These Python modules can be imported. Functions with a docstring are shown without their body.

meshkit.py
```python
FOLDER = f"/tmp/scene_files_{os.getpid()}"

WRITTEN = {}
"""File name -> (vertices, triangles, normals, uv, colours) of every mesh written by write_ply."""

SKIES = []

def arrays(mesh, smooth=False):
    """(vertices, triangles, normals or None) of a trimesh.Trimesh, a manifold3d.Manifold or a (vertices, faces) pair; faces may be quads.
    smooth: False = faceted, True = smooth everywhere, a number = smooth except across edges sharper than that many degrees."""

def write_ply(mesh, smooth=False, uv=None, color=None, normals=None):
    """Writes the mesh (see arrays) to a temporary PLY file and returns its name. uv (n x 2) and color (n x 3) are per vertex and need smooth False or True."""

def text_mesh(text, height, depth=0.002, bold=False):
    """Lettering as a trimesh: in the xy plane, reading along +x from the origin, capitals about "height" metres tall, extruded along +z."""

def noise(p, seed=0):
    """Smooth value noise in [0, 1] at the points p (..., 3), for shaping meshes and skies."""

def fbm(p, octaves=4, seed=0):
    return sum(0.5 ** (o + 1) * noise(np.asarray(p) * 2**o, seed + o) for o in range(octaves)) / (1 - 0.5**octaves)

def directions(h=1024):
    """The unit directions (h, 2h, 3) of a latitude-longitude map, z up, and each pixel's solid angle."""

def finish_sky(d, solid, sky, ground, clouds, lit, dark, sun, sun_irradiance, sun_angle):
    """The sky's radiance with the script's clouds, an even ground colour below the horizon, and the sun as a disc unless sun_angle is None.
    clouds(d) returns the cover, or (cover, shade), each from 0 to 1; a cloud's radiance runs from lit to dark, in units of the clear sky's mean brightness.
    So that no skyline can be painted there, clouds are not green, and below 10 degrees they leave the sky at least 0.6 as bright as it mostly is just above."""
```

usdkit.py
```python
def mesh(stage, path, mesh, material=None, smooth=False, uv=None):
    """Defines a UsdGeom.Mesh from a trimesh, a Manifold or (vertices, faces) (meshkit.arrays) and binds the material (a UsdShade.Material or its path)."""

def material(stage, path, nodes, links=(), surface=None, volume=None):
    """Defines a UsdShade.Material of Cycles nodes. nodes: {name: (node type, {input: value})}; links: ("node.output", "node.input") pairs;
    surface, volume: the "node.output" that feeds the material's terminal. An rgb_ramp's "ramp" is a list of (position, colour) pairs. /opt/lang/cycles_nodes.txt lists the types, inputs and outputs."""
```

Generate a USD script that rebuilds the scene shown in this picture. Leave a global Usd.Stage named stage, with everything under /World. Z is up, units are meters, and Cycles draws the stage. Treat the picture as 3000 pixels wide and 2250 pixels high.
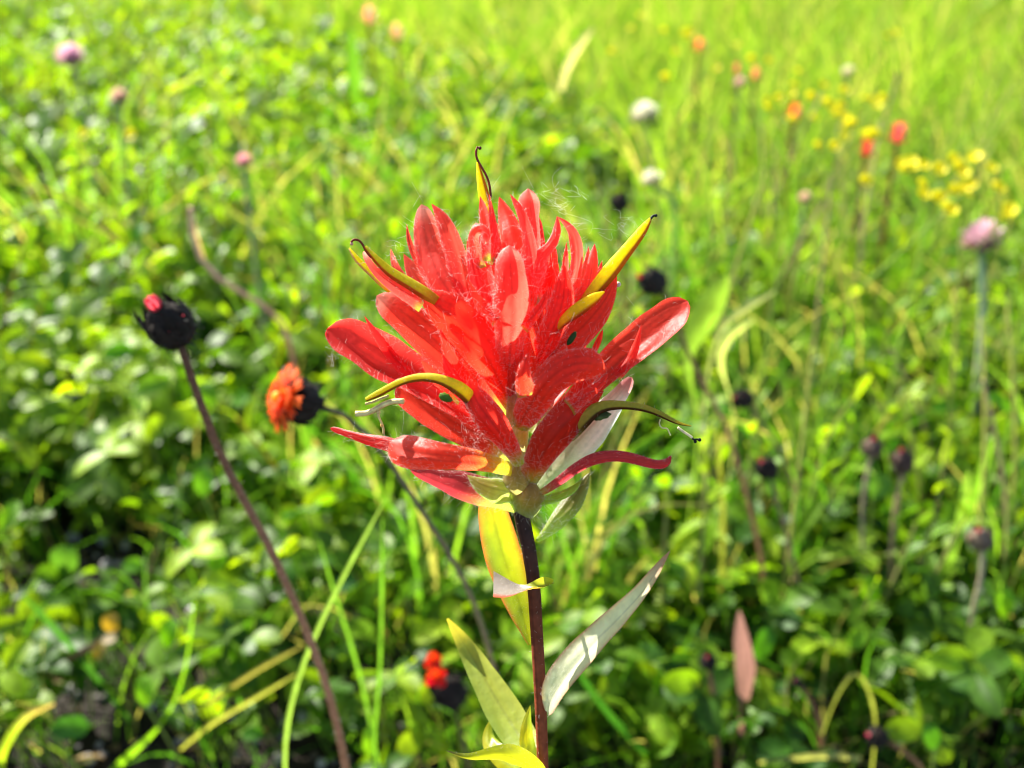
import math, re, random
import numpy as np, trimesh, usdkit, meshkit
from scipy.interpolate import PchipInterpolator, CubicSpline
from pxr import Usd, UsdGeom, UsdLux, UsdShade, Gf, Sdf, Vt

stage = Usd.Stage.CreateInMemory()
UsdGeom.SetStageUpAxis(stage, UsdGeom.Tokens.z)
UsdGeom.SetStageMetersPerUnit(stage, 1.0)
UsdGeom.Xform.Define(stage, '/World')
UsdGeom.Scope.Define(stage, '/World/Looks')
R = np.random.default_rng(7)

# ---------------------------------------------------------------- camera, sky, sun, exposure
CAM = np.array([0.0, 0.0, 0.31]); PITCH = math.radians(25.0); TH = math.tan(math.radians(25.0))
D0 = 0.150                                             # metres to the sharp flower
cam = UsdGeom.Camera.Define(stage, '/World/camera')
cam.AddTranslateOp().Set(Gf.Vec3d(*CAM)); cam.AddRotateXOp().Set(90.0 - math.degrees(PITCH))
cam.CreateHorizontalApertureAttr(36.0); cam.CreateVerticalApertureAttr(27.0)
cam.CreateFocalLengthAttr(18.0 / TH); cam.CreateClippingRangeAttr(Gf.Vec2f(0.005, 500))
cam.CreateFStopAttr(20.0); cam.CreateFocusDistanceAttr(D0 - 0.001)
cam.CreateExposureAttr(1.98)
SUN = np.array([-0.62, 0.62, 0.66]); SUN /= np.linalg.norm(SUN)
el, rot = math.asin(SUN[2]), math.atan2(SUN[0], SUN[1])
usdkit.material(stage, '/World/Looks/sky', {'s': ('sky_texture', {'sky_type': 'single_scattering', 'sun_disc': False, 'sun_elevation': el, 'sun_rotation': rot}),
    'b': ('background_shader', {'strength': 0.06})}, [('s.color', 'b.color')], surface='b.background')
dome = UsdLux.DomeLight.Define(stage, '/World/sky')
UsdShade.MaterialBindingAPI.Apply(dome.GetPrim()).Bind(UsdShade.Material.Get(stage, '/World/Looks/sky'))
dome.GetPrim().SetCustomDataByKey('kind', 'structure')
sun = UsdLux.DistantLight.Define(stage, '/World/sun')
sun.CreateIntensityAttr(1.25); sun.CreateNormalizeAttr(True); sun.CreateAngleAttr(0.53); sun.CreateColorAttr(Gf.Vec3f(1, .95, .85))
sun.AddRotateXYZOp().Set(Gf.Vec3f(math.degrees(math.acos(SUN[2])), 0, math.degrees(math.atan2(SUN[0], -SUN[1]))))

RIGHT = np.array([1., 0, 0]); UPV = np.array([0, math.sin(PITCH), math.cos(PITCH)]); FWD = np.array([0, math.cos(PITCH), -math.sin(PITCH)])
def ray(X, Y): return RIGHT * ((X - 1500) / 1500 * TH) + UPV * ((1125 - Y) / 1500 * TH) + FWD      # photograph 3000 x 2250
S3 = 3000 / 2212.0
def at_y(px, py, y):                                   # point on the upright plane y = const behind the pixel of the 2212-wide view
    d = ray(px * S3, py * S3); return CAM + d * (y / d[1])
def at_z(px, py, z):
    d = ray(px * S3, py * S3); return CAM + d * ((z - CAM[2]) / d[2])

LAND = [('the black bud on the long brown stem', 368, 800), ('the orange hawkweed', 610, 900), ('the bare soil at the lower left', 230, 1330), ('the half open scarlet hawkweed', 950, 1480), ('the long light grass blade at lower left', 720, 1450), ('the lower left corner', 80, 1600),
        ('the stem of the red flower', 1180, 1450), ('the pale shining leaf', 1330, 1400), ('the pink pointed leaf at lower right', 1605, 1450), ('the lower right corner', 2120, 1580), ('the stout clover stem at the right edge', 2110, 850), ('the two dark buds at right', 1910, 1050),
        ('the broad yellow green lance leaf', 1540, 700), ('the curved dry stalk', 480, 600), ('the upper left pink clover', 160, 230), ('the left edge', 60, 800), ('the black bud with two pink tips at the bottom', 1890, 1600), ('the round white clover', 1430, 420), ('the right edge', 2190, 1200), ('the top of the red flower', 1050, 330)]
YLAND = [('the pair of far red paintbrushes', 1905, 305), ('the mauve clover at the right edge', 2150, 450), ('the far orange red paintbrush', 1716, 245), ('the pale pink clover among the far orange flowers', 1600, 170), ('the cream clover in the far grass', 1831, 157), ('the top right corner', 1925, 75), ('the upper left pink clover', 160, 126), ('the pale dry blade above the flower', 1330, 60), ('the right end of the patch', 2110, 380), ('the near end of the patch', 2000, 400)]
def near(p, lst=LAND):
    d = np.asarray(p) - CAM; z = d @ FWD; px, py = (1500 + d @ RIGHT / z / TH * 1500) / S3, (1125 - d @ UPV / z / TH * 1500) / S3
    return min(lst, key=lambda q: (q[1] - px) ** 2 + (q[2] - py) ** 2)[0]
PI = math.pi
# ---------------------------------------------------------------- helpers
used = {}
def numbered(parent, name):
    k = parent + '/' + name; n = used.get(k, 0); used[k] = n + 1
    return k if n == 0 else '%s_%03d' % (k, n)
def data(prim, label=None, cat=None, group=None, kind=None):
    for k, v in (('label', label), ('category', cat), ('group', group), ('kind', kind)):
        if v: prim.SetCustomDataByKey(k, v)
ORIGIN = {}
def thing(name, label, cat, loc, group=None, rotz=0.0, scale=1.0):
    p = numbered('/World', name); x = UsdGeom.Xform.Define(stage, p)
    x.AddTranslateOp().Set(Gf.Vec3d(*map(float, loc)))
    if rotz: x.AddRotateZOp().Set(float(rotz))
    if scale != 1.0: x.AddScaleOp().Set(Gf.Vec3f(scale, scale, scale))
    data(x.GetPrim(), label, cat, group); ORIGIN[p] = np.array(loc, float)
    return p
def origin(path):
    while path and path not in ORIGIN: path = path.rpartition('/')[0]
    return ORIGIN.get(path, np.zeros(3))
def tintvar(m, col, interp='vertex'):
    UsdGeom.PrimvarsAPI(m).CreatePrimvar('tint', Sdf.ValueTypeNames.Color3fArray, interp).Set(Vt.Vec3fArray.FromNumpy(np.asarray(col, np.float32)))
def part(parent, name, mesh, mat, label=None, kind=None):          # mesh = (v, f, col); one Mesh prim under parent
    v, f, c = mesh
    p = numbered(parent, name)
    m = usdkit.mesh(stage, p, (v - origin(parent), f), M[mat], smooth=True)
    tintvar(m, c); data(m.GetPrim(), label, kind=kind)
    m.CreateDoubleSidedAttr(True)
    return p
def curves(parent, name, lines, width, mat, kind=None, label=None):
    p = numbered(parent, name); c = UsdGeom.BasisCurves.Define(stage, p)
    pts = np.concatenate(lines) - origin(parent)
    c.CreatePointsAttr(Vt.Vec3fArray.FromNumpy(pts.astype(np.float32)))
    c.CreateCurveVertexCountsAttr(Vt.IntArray([len(l) for l in lines])); c.CreateTypeAttr('linear')
    w = np.concatenate([np.linspace(width, width * .35, len(l)) for l in lines])
    c.CreateWidthsAttr(Vt.FloatArray.FromNumpy(w.astype(np.float32))); c.SetWidthsInterpolation('vertex')
    UsdShade.MaterialBindingAPI.Apply(c.GetPrim()).Bind(M[mat]); data(c.GetPrim(), label, kind=kind)
    return p
def join(ms):
    v, f, c, n = [], [], [], 0
    for a, b, d in ms:
        v.append(a); f.append(b + n); c.append(d); n += len(a)
    return np.vstack(v), np.vstack(f), np.vstack(c)
def norm(a): return a / np.maximum(np.linalg.norm(a, axis=-1, keepdims=True), 1e-12)
def sstep(x, a, b):
    t = np.clip((x - a) / (b - a), 0, 1); return t * t * (3 - 2 * t)
def lerp(a, b, t): t = np.asarray(t)[..., None]; return np.asarray(a) * (1 - t) + np.asarray(b) * t
def spline(P, n, extra=None):
    P = np.asarray(P, float); d = np.r_[0, np.cumsum(np.linalg.norm(np.diff(P, axis=0), axis=1))]; u = d / d[-1]
    s = np.linspace(0, 1, n)
    q = CubicSpline(u, P, bc_type='natural')(s) if len(P) > 2 else P[0] + (P[1] - P[0]) * s[:, None]
    return s, q, [PchipInterpolator(u, e)(s) for e in (extra or [])]
def grid(nu, nv):
    i, j = np.meshgrid(np.arange(nu - 1), np.arange(nv - 1), indexing='ij'); a = (i * nv + j).ravel()
    return np.vstack([np.stack([a, a + nv, a + nv + 1], 1), np.stack([a, a + nv + 1, a + 1], 1)])
def ribbon(P, hw, ref, color, nu=26, nv=9, cup=0.3, roll=0.0, twist=0.0, rough=0.06, seed=0, round_tip=True, keel=0.0, edge=0.0, fold=0.0):
    """A leaf-like sheet from its tip to its base. ref: direction the face looks at; cup bends its edges away from ref."""
    s, q, (w,) = spline(P, nu, [hw])
    # denser rows near the tip
    s2 = s ** 1.25; q = np.stack([np.interp(s2, s, q[:, k]) for k in range(3)], 1); w = np.interp(s2, s, w); s = s2
    if round_tip: w = w * np.sqrt(np.clip(1 - (1 - np.clip(s / .11, 0, 1)) ** 2, 0, 1))
    T = norm(np.gradient(q, axis=0)); N = np.broadcast_to(ref, q.shape) if np.ndim(ref) == 1 else ref
    N = norm(N - (N * T).sum(1, keepdims=True) * T); W = np.cross(T, N)
    a = np.radians(roll + twist * (s - .5)); t = np.linspace(-1, 1, nv)
    ca = np.cos(a)[:, None, None]; sa = np.sin(a)[:, None, None]
    W2 = W[:, None] * ca + N[:, None] * sa; N2 = N[:, None] * ca - W[:, None] * sa
    nz = meshkit.fbm(np.stack(np.broadcast_arrays(s[:, None] * 5, t[None] * 1.3, seed * 3.7 + 0 * s[:, None]), -1), 3, seed) - .5
    ez = meshkit.fbm(np.stack(np.broadcast_arrays(s[:, None] * 9, np.sign(t)[None] * 3, seed + 9.1 + 0 * s[:, None]), -1), 3, seed) - .5
    wid = w[:, None] * (1 + edge * ez * np.abs(t)[None])
    off = w[:, None] * (-cup * (t ** 2)[None] - keel * np.abs(t)[None] + rough * 4 * nz + fold * np.cos(t * 7.5 + seed * 1.7)[None] * np.sin(np.clip(s, 0, 1) * PI)[:, None])
    v = q[:, None] + W2 * (wid * t[None])[..., None] + N2 * off[..., None]
    c = color(np.broadcast_to(s[:, None], off.shape), np.broadcast_to(t[None], off.shape), nz)
    return v.reshape(-1, 3), grid(nu, nv), np.clip(c, 0, 1).reshape(-1, 3)
def tube(P, r, color, n=20, k=10, ref=None, flat=1.0, close=True):
    P = np.asarray(P, float); s, q, (w,) = spline(P, n, [r])
    T = norm(np.gradient(q, axis=0)); ref = -FWD if ref is None else ref
    N = norm(ref - (T @ ref)[:, None] * T); W = np.cross(T, N)
    th = np.linspace(0, 2 * np.pi, k, endpoint=False)
    v = q[:, None] + w[:, None, None] * (W[:, None] * np.cos(th)[None, :, None] + flat * N[:, None] * np.sin(th)[None, :, None])
    c = color(np.broadcast_to(s[:, None], (n, k)), np.broadcast_to(th[None], (n, k)))
    i, j = np.meshgrid(np.arange(n - 1), np.arange(k), indexing='ij'); a = (i * k + j).ravel(); b = (i * k + (j + 1) % k).ravel()
    f = np.vstack([np.stack([a, b, b + k], 1), np.stack([a, b + k, a + k], 1)])
    v = v.reshape(-1, 3); c = np.asarray(c).reshape(-1, 3)
    if close:
        e = len(v); v = np.vstack([v, q[0], q[-1]]); c = np.vstack([c, c[0], c[-1]])
        j = np.arange(k); f = np.vstack([f, np.stack([np.full(k, e), (j + 1) % k, j], 1), np.stack([np.full(k, e + 1), (n - 1) * k + j, (n - 1) * k + (j + 1) % k], 1)])
    return v, f, np.clip(c, 0, 1)
def flatc(c): return lambda s, t, *a: np.broadcast_to(np.asarray(c, float), s.shape + (3,))
def blob(center, radii, axis, color, seed=0, bump=.15, sub=2):
    m = trimesh.creation.icosphere(sub, 1.0); v = np.array(m.vertices)
    v = v * (1 + bump * (meshkit.fbm(v * 2.2 + seed * 5.3, 3, seed)[:, None] - .5) * 2)
    z = norm(np.asarray(axis, float)); x = norm(np.cross(z, [.3, .9, .2])); y = np.cross(z, x)
    v2 = v * np.asarray(radii)
    return np.asarray(center) + v2[:, :1] * x + v2[:, 1:2] * y + v2[:, 2:] * z, np.array(m.faces), np.clip(color(v), 0, 1) if callable(color) else np.tile(np.asarray(color, float), (len(v), 1))

# ---------------------------------------------------------------- materials (tint = the thing's own colour, a primvar)
M = {}
def leafy(name, trans=0.45, tcol=(1.6, 1.6, .8), rough=.4, spec=.5, scale=400, bump=.25, vary=.25, sheen=0.0, mott=.25):
    M[name] = usdkit.material(stage, '/World/Looks/' + name, {
        'a': ('attribute', {'attribute': 'tint'}), 'g': ('texture_coordinate', {}),
        'n': ('noise_texture', {'scale': scale, 'detail': 3.0}), 'nr': ('map_range', {'from_min': .3, 'from_max': .7, 'to_min': 1 - mott, 'to_max': 1 + mott}),
        'o': ('object_info', {}), 'orr': ('map_range', {'to_min': 1 - vary, 'to_max': 1 + vary}), 'mm': ('math', {'math_type': 'multiply'}),
        'h': ('hsv', {'fac': 1.0}), 'oh': ('map_range', {'to_min': .5 + vary * .06, 'to_max': .5 - vary * .06}),
        'tm': ('mix_color', {'blend_type': 'multiply', 'fac': 1.0, 'b': tcol, 'use_clamp': False}),
        'bp': ('bump', {'strength': bump, 'distance': .0004}),
        'p': ('principled_bsdf', {'roughness': rough, 'specular_ior_level': spec, 'sheen_weight': sheen}), 't': ('translucent_bsdf', {}), 'mx': ('mix_closure', {'fac': trans})},
        [('a.color', 'h.color'), ('g.object', 'n.vector'), ('n.fac', 'nr.value'), ('o.random', 'orr.value'), ('nr.result', 'mm.value1'), ('orr.result', 'mm.value2'),
         ('mm.value', 'h.value'), ('o.random', 'oh.value'), ('oh.result', 'h.hue'), ('h.color', 'p.base_color'), ('h.color', 'tm.a'), ('tm.result', 't.color'),
         ('n.fac', 'bp.height'), ('bp.normal', 'p.normal'), ('p.BSDF', 'mx.closure1'), ('t.BSDF', 'mx.closure2')], surface='mx.closure')
def solid(name, rough=.6, spec=.3, scale=900, bump=.4, mott=.3, dist=.0003):
    M[name] = usdkit.material(stage, '/World/Looks/' + name, {
        'a': ('attribute', {'attribute': 'tint'}), 'g': ('texture_coordinate', {}), 'n': ('noise_texture', {'scale': scale, 'detail': 4.0}),
        'nr': ('map_range', {'from_min': .3, 'from_max': .7, 'to_min': 1 - mott, 'to_max': 1 + mott}), 'h': ('hsv', {}),
        'bp': ('bump', {'strength': bump, 'distance': dist}), 'p': ('principled_bsdf', {'roughness': rough, 'specular_ior_level': spec})},
        [('a.color', 'h.color'), ('g.object', 'n.vector'), ('n.fac', 'nr.value'), ('nr.result', 'h.value'), ('h.color', 'p.base_color'), ('n.fac', 'bp.height'), ('bp.normal', 'p.normal')], surface='p.BSDF')
leafy('red_bract', trans=.66, tcol=(1.3, 1.6, 1.5), rough=.45, spec=.4, scale=1500, bump=.2, vary=.05, sheen=.05, mott=.08)
leafy('corolla', trans=.55, tcol=(1.2, 1.15, .8), rough=.6, spec=.25, scale=2000, vary=.03, mott=.1)
leafy('plant_leaf', trans=.5, tcol=(1.5, 1.4, .7), rough=.38, spec=.6, scale=700, vary=.05, mott=.1)
leafy('herb_leaf', trans=.5, tcol=(2.0, 1.85, .5), rough=.5, spec=.27, scale=250, vary=.3)
leafy('grass', trans=.5, tcol=(1.45, 1.55, .6), rough=.5, spec=.28, scale=200, vary=.25)
leafy('petal', trans=.4, tcol=(1.2, 1.2, 1.0), rough=.5, spec=.3, scale=600, vary=.1, mott=.1)
solid('stem', spec=.12, rough=.5); solid('dark_hairy', rough=.8, spec=.15); solid('stone', rough=.8, spec=.2, scale=300, bump=.8, mott=.35, dist=.001)
def hairmat(name, col, trans):
    M[name] = usdkit.material(stage, '/World/Looks/' + name, {'p': ('principled_bsdf', {'base_color': col, 'roughness': .35, 'specular_ior_level': .6}), 't': ('translucent_bsdf', {'color': col}), 'm': ('mix_closure', {'fac': trans})},
        [('p.BSDF', 'm.closure1'), ('t.BSDF', 'm.closure2')], surface='m.closure')
hairmat('white_hair', (.9, .87, .8), .5); hairmat('silk', (.92, .92, .9), .4); hairmat('black_hair', (.012, .01, .008), .1); hairmat('brown_hair', (.5, .3, .2), .4)
M['soil'] = usdkit.material(stage, '/World/Looks/soil', {'g': ('geometry', {}), 'n': ('noise_texture', {'scale': 60, 'detail': 6.0, 'roughness': .65}),
    'r': ('rgb_ramp', {'ramp': [(.3, (.006, .005, .003)), (.55, (.018, .013, .008)), (.75, (.045, .036, .025))]}),
    'ln': ('vector_math', {'math_type': 'length'}), 'fr': ('map_range', {'from_min': 1.0, 'from_max': 5.0, 'to_min': 0, 'to_max': 1, 'clamp': True}),
    'n2': ('noise_texture', {'scale': 3, 'detail': 5.0}), 'r2': ('rgb_ramp', {'ramp': [(.35, (.06, .11, .012)), (.65, (.12, .17, .025))]}),
    'mx': ('mix_color', {}), 'bp': ('bump', {'strength': .8, 'distance': .004}), 'p': ('principled_bsdf', {'roughness': .9, 'specular_ior_level': .2})},
    [('g.position', 'n.vector'), ('n.fac', 'r.fac'), ('g.position', 'ln.vector1'), ('ln.value', 'fr.value'), ('g.position', 'n2.vector'), ('n2.fac', 'r2.fac'),
     ('fr.result', 'mx.fac'), ('r.color', 'mx.a'), ('r2.color', 'mx.b'), ('mx.result', 'p.base_color'), ('n.fac', 'bp.height'), ('bp.normal', 'p.normal')], surface='p.BSDF')

# ---------------------------------------------------------------- ground
def ground_z(x, y):
    p = np.stack(np.broadcast_arrays(np.asarray(x, float), np.asarray(y, float), 0.0), -1)
    d = np.hypot(p[..., 0], p[..., 1])
    return (meshkit.fbm(p * 9, 3, 3) - .5) * .03 + (meshkit.fbm(p * .35 + 5, 3, 5) - .5) * np.clip(d - 2, 0, 30) * .05
u = np.linspace(-1, 1, 260); gx = 150 * np.sinh(u * 7.2) / np.sinh(7.2)
X, Y = np.meshgrid(gx, gx + .5, indexing='ij')
gv = np.stack([X, Y, ground_z(X, Y)], -1).reshape(-1, 3)
g = usdkit.mesh(stage, '/World/ground', (gv, grid(260, 260)), M['soil'], smooth=True); data(g.GetPrim(), 'dark crumbly soil under the meadow plants', 'ground', kind='structure')

# ---------------------------------------------------------------- the red paintbrush in the middle
CROPS = {1: (900, 380, .56664), 4: (900, 850, .40698), 5: (1400, 950, .31646), 6: (1200, 1400, .51224), 7: (1450, 1330, .22604)}
def fp(crop, x, y, w):                                 # w: millimetres behind the flower's own plane
    ox, oy, k = CROPS[crop]; X, Y = ox + k * x, oy + k * y
    return CAM + ray(X, Y) * (D0 + (Y - 1125) * 6.5e-6 + w * 1e-3)
def fscale(crop): return CROPS[crop][2] * TH * D0 / 1500
STEMX = [fp(6, 590, -330, 1), fp(6, 610, 0, 0), fp(6, 628, 150, 0), fp(6, 690, 450, 0), fp(6, 722, 800, 0), fp(6, 745, 1200, 0), fp(6, 762, 1660, 0)]
foot = np.array([STEMX[-1][0] + .004, STEMX[-1][1] + .012, 0.]); foot[2] = ground_z(foot[0], foot[1]) - .005
STEMX.append((STEMX[-1] * .45 + foot * .55) + np.array([.001, -.004, 0])); STEMX.append(foot)
PB = thing('paintbrush_plant', 'large sharp red paintbrush flower head on a dark red stem in front', 'wildflower', foot)
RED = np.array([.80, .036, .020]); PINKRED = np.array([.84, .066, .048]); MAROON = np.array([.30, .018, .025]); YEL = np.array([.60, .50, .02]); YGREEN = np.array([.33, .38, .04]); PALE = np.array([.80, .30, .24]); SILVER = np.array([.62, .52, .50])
def redcol(yb=.25, col=RED, tipcol=None, tipn=.2, base=YGREEN, edge=None):
    def f(s, t, nz):
        c = lerp(col * .92, col * 1.1 + .004, np.clip(nz + .5, 0, 1))
        vein = np.exp(-(t / .07) ** 2) + .6 * np.exp(-((np.abs(t) - .42) / .06) ** 2) + .4 * np.exp(-((np.abs(t) - .72) / .05) ** 2)
        c = c * (1 - .22 * vein * sstep(s, .02, .2))[..., None]
        c = lerp(c, c * np.array([1.05, 1.8, 1.8]) + np.array([0, .01, .01]), np.abs(t) ** 6 * .6)
        if tipcol is not None: c = lerp(c, tipcol, (1 - sstep(s, tipn * .2, tipn)) * .75)
        if edge is not None: c = lerp(c, edge, sstep(t, .2, .9))
        return lerp(c, base, sstep(s + .25 * nz, 1 - yb, 1.0))
    return f
def grow_hair(parent, mesh, n, lo, hi, seed, width=1.8e-5, edge=True, mat='white_hair', toward=None, wt=None):
    v, f, c = mesh; r = np.random.default_rng(seed)
    tm = trimesh.Trimesh(v, f, process=False); a_ = tm.area_faces * (1 if wt is None else wt[f].mean(1)); fi = r.choice(len(f), n, p=a_ / a_.sum()); bc = r.dirichlet([1, 1, 1], n)
    pts = (v[f[fi]] * bc[..., None]).sum(1); nn = tm.face_normals[fi]
    nn = nn * np.where(r.random((n, 1)) < .72, np.sign((nn @ -FWD))[:, None], -np.sign((nn @ -FWD))[:, None])
    L = lo + (hi - lo) * r.random(n) ** 2; d = norm(nn * .8 + r.normal(0, .6, (n, 3)) + (0 if toward is None else toward)); b = r.normal(0, .8, (n, 3))
    st = np.linspace(0, 1, 5)[None, :, None]
    P = pts[:, None] + L[:, None, None] * (d[:, None] * st + b[:, None] * st ** 2 * .38)
    P = list(P)
    if wt is not None:                                  # short even fuzz, densest along the edges
        k_ = n * 3; fi = r.choice(len(f), k_, p=a_ / a_.sum()); bc = r.dirichlet([1, 1, 1], k_); q = (v[f[fi]] * bc[..., None]).sum(1); d = norm(tm.face_normals[fi] * np.sign(r.normal(.5, 1, (k_, 1))) + r.normal(0, .5, (k_, 3)) + (0 if toward is None else toward))
        F_ = q[:, None] + d[:, None] * np.linspace(0, 1, 2)[None, :, None] * r.uniform(.00008, .00034, k_)[:, None, None]; P += list(F_)
    curves(parent, 'hair', P, width, mat, kind='stuff')
bn = [0]
def bract(crop, pts, cup=.35, roll=0, twist=0, lobes=(), color=None, hair=150, rough=.06, round_tip=True, keel=0, edge=.1, name='bract', mat='red_bract', label=None, hlen=(.0003, .0013), lobecol=None, flip=1):
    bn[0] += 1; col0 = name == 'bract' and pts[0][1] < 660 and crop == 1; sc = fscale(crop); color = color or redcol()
    P = [fp(crop, x, y, w) for x, y, h, w in pts]; hw = [h * sc for x, y, h, w in pts]
    if round_tip and name == 'bract': hw[0] = max(hw[0], .85 * hw[1])
    hw = [h / max(math.cos(math.radians(roll)), .55) for h in hw]
    if pts[0][1] < 700 and crop == 1 and col0: color = redcol(.12, PINKRED, PALE if round_tip else None, .12)  # strong light on the upper bracts put into a paler red, with pale hairs
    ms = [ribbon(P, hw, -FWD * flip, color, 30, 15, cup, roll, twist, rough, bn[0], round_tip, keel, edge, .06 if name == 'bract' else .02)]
    for k, lb in enumerate(lobes):
        ms.append(ribbon([fp(crop, x, y, w) for x, y, h, w in lb], [h * sc for x, y, h, w in lb], -FWD, lobecol or redcol(.02), 18, 7, .4, roll, 0, .05, bn[0] * 10 + k, False))
    m = join(ms); p = part(PB, name, m, mat, label)
    if hair:
        tip, bas = P[0], P[-1]; wt = []
        for nu_, nv_ in [(30, 15)] + [(18, 7)] * len(lobes):
            s_, t_ = np.meshgrid(np.linspace(0, 1, nu_) ** 1.25, np.linspace(-1, 1, nv_), indexing='ij'); wt.append((.04 + 2.4 * np.abs(t_) ** 6 + 1.3 * sstep(s_, .45, .85)).ravel())
        grow_hair(p, m, int(hair * 2.6), hlen[0], hlen[1], bn[0], toward=.5 * norm(tip - bas), wt=np.concatenate(wt))
    return p
# filling of calyces and bracts deep inside the spike, all around its axis
axis_top, axis_low = fp(1, 1120, 620, 2), fp(1, 1130, 1800, 2)
axd = norm(axis_top - axis_low)
e1 = norm(np.cross(axd, FWD)); e2 = np.cross(axd, e1)
for k in range(34):
    hgt = k / 33; az = k * 2.39996 + .4
    o = np.cos(az) * e1 + np.sin(az) * e2
    back = o @ FWD
    if back < -.55 and hgt < .75: continue
    base = axis_low + (axis_top - axis_low) * (.12 + .62 * hgt) + o * .0012
    ln = .0150 * (1.0 - .25 * hgt) if back > .2 else .0125 * (1 - .25 * hgt)
    sp = .95 - .70 * hgt
    d = norm(axd + o * sp); tip = base + d * ln + axd * .002
    P = [tip, base + d * ln * .6 + o * .0008, base + d * ln * .25, base]
    m = ribbon(P, np.array([.0007, .0018, .0017, .001]), o, redcol(.3), 18, 7, .5, 0, 0, .06, 300 + k)
    p = part(PB, 'bract', m, 'red_bract'); grow_hair(p, m, 70, .0003, .0012, 900 + k)

B = bract
B(1, [(102, 1030, 50, 1), (230, 1110, 96, .5), (380, 1205, 108, 0), (560, 1300, 92, -1), (760, 1420, 75, -2), (1060, 1580, 40, 0)], cup=-.45, roll=38, lobes=[[(295, 962, 0, 1), (350, 1040, 20, .5), (430, 1150, 34, 0), (560, 1290, 40, -1)]], hair=160, color=redcol(.2))
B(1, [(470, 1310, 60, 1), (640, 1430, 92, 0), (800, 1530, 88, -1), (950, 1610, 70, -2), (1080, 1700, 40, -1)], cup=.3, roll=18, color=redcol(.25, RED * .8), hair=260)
B(1, [(358, 858, 55, -1), (480, 930, 82, -2), (620, 1050, 95, -3), (760, 1180, 92, -4), (900, 1320, 75, -4), (1050, 1490, 35, -2)], cup=.5, roll=12, lobes=[[(688, 1030, 0, -5), (715, 1110, 22, -5), (760, 1210, 35, -5), (840, 1300, 30, -4)]], color=redcol(.15, tipcol=PALE, tipn=.12), hair=260)
B(1, [(575, 825, 0, -4), (650, 890, 70, -5), (790, 1000, 112, -6), (900, 1130, 108, -7), (985, 1280, 75, -6), (1060, 1450, 35, -3)], cup=.4, roll=-10, round_tip=False, color=redcol(.15), hair=170, lobes=[[(655, 875, 0, -4), (690, 920, 30, -4.6), (780, 1000, 40, -5.5)]])
B(1, [(1045, 596, 62, -8), (1052, 720, 74, -9.5), (1060, 860, 86, -10), (1060, 980, 88, -9.5), (1050, 1120, 72, -8), (1050, 1330, 40, -3)], cup=.55, roll=4, color=redcol(.12, tipcol=PALE, tipn=.18), hair=240, rough=.1,
  lobes=[[(833, 770, 0, -7), (860, 840, 18, -7.5), (905, 905, 26, -8), (985, 980, 40, -9)], [(1245, 800, 0, -7), (1225, 880, 16, -7.5), (1180, 950, 26, -8.5), (1110, 1020, 40, -9)]])
B(1, [(590, 385, 40, 1), (600, 480, 60, 0), (625, 610, 80, -1), (680, 750, 84, -3), (770, 890, 75, -4), (900, 1060, 60, -4), (1040, 1280, 35, -2)], cup=.4, roll=-14, hair=200, color=redcol(.12), lobes=[[(514, 485, 0, 1), (525, 570, 13, .5), (560, 660, 20, 0), (640, 780, 30, -1)]])
B(1, [(642, 382, 0, 0), (695, 445, 33, -1), (745, 560, 50, -2), (790, 700, 55, -3), (840, 850, 55, -4), (940, 1040, 45, -4), (1050, 1260, 30, -2)], cup=.45, roll=16, round_tip=False, hair=200, color=redcol(.12))
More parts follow.
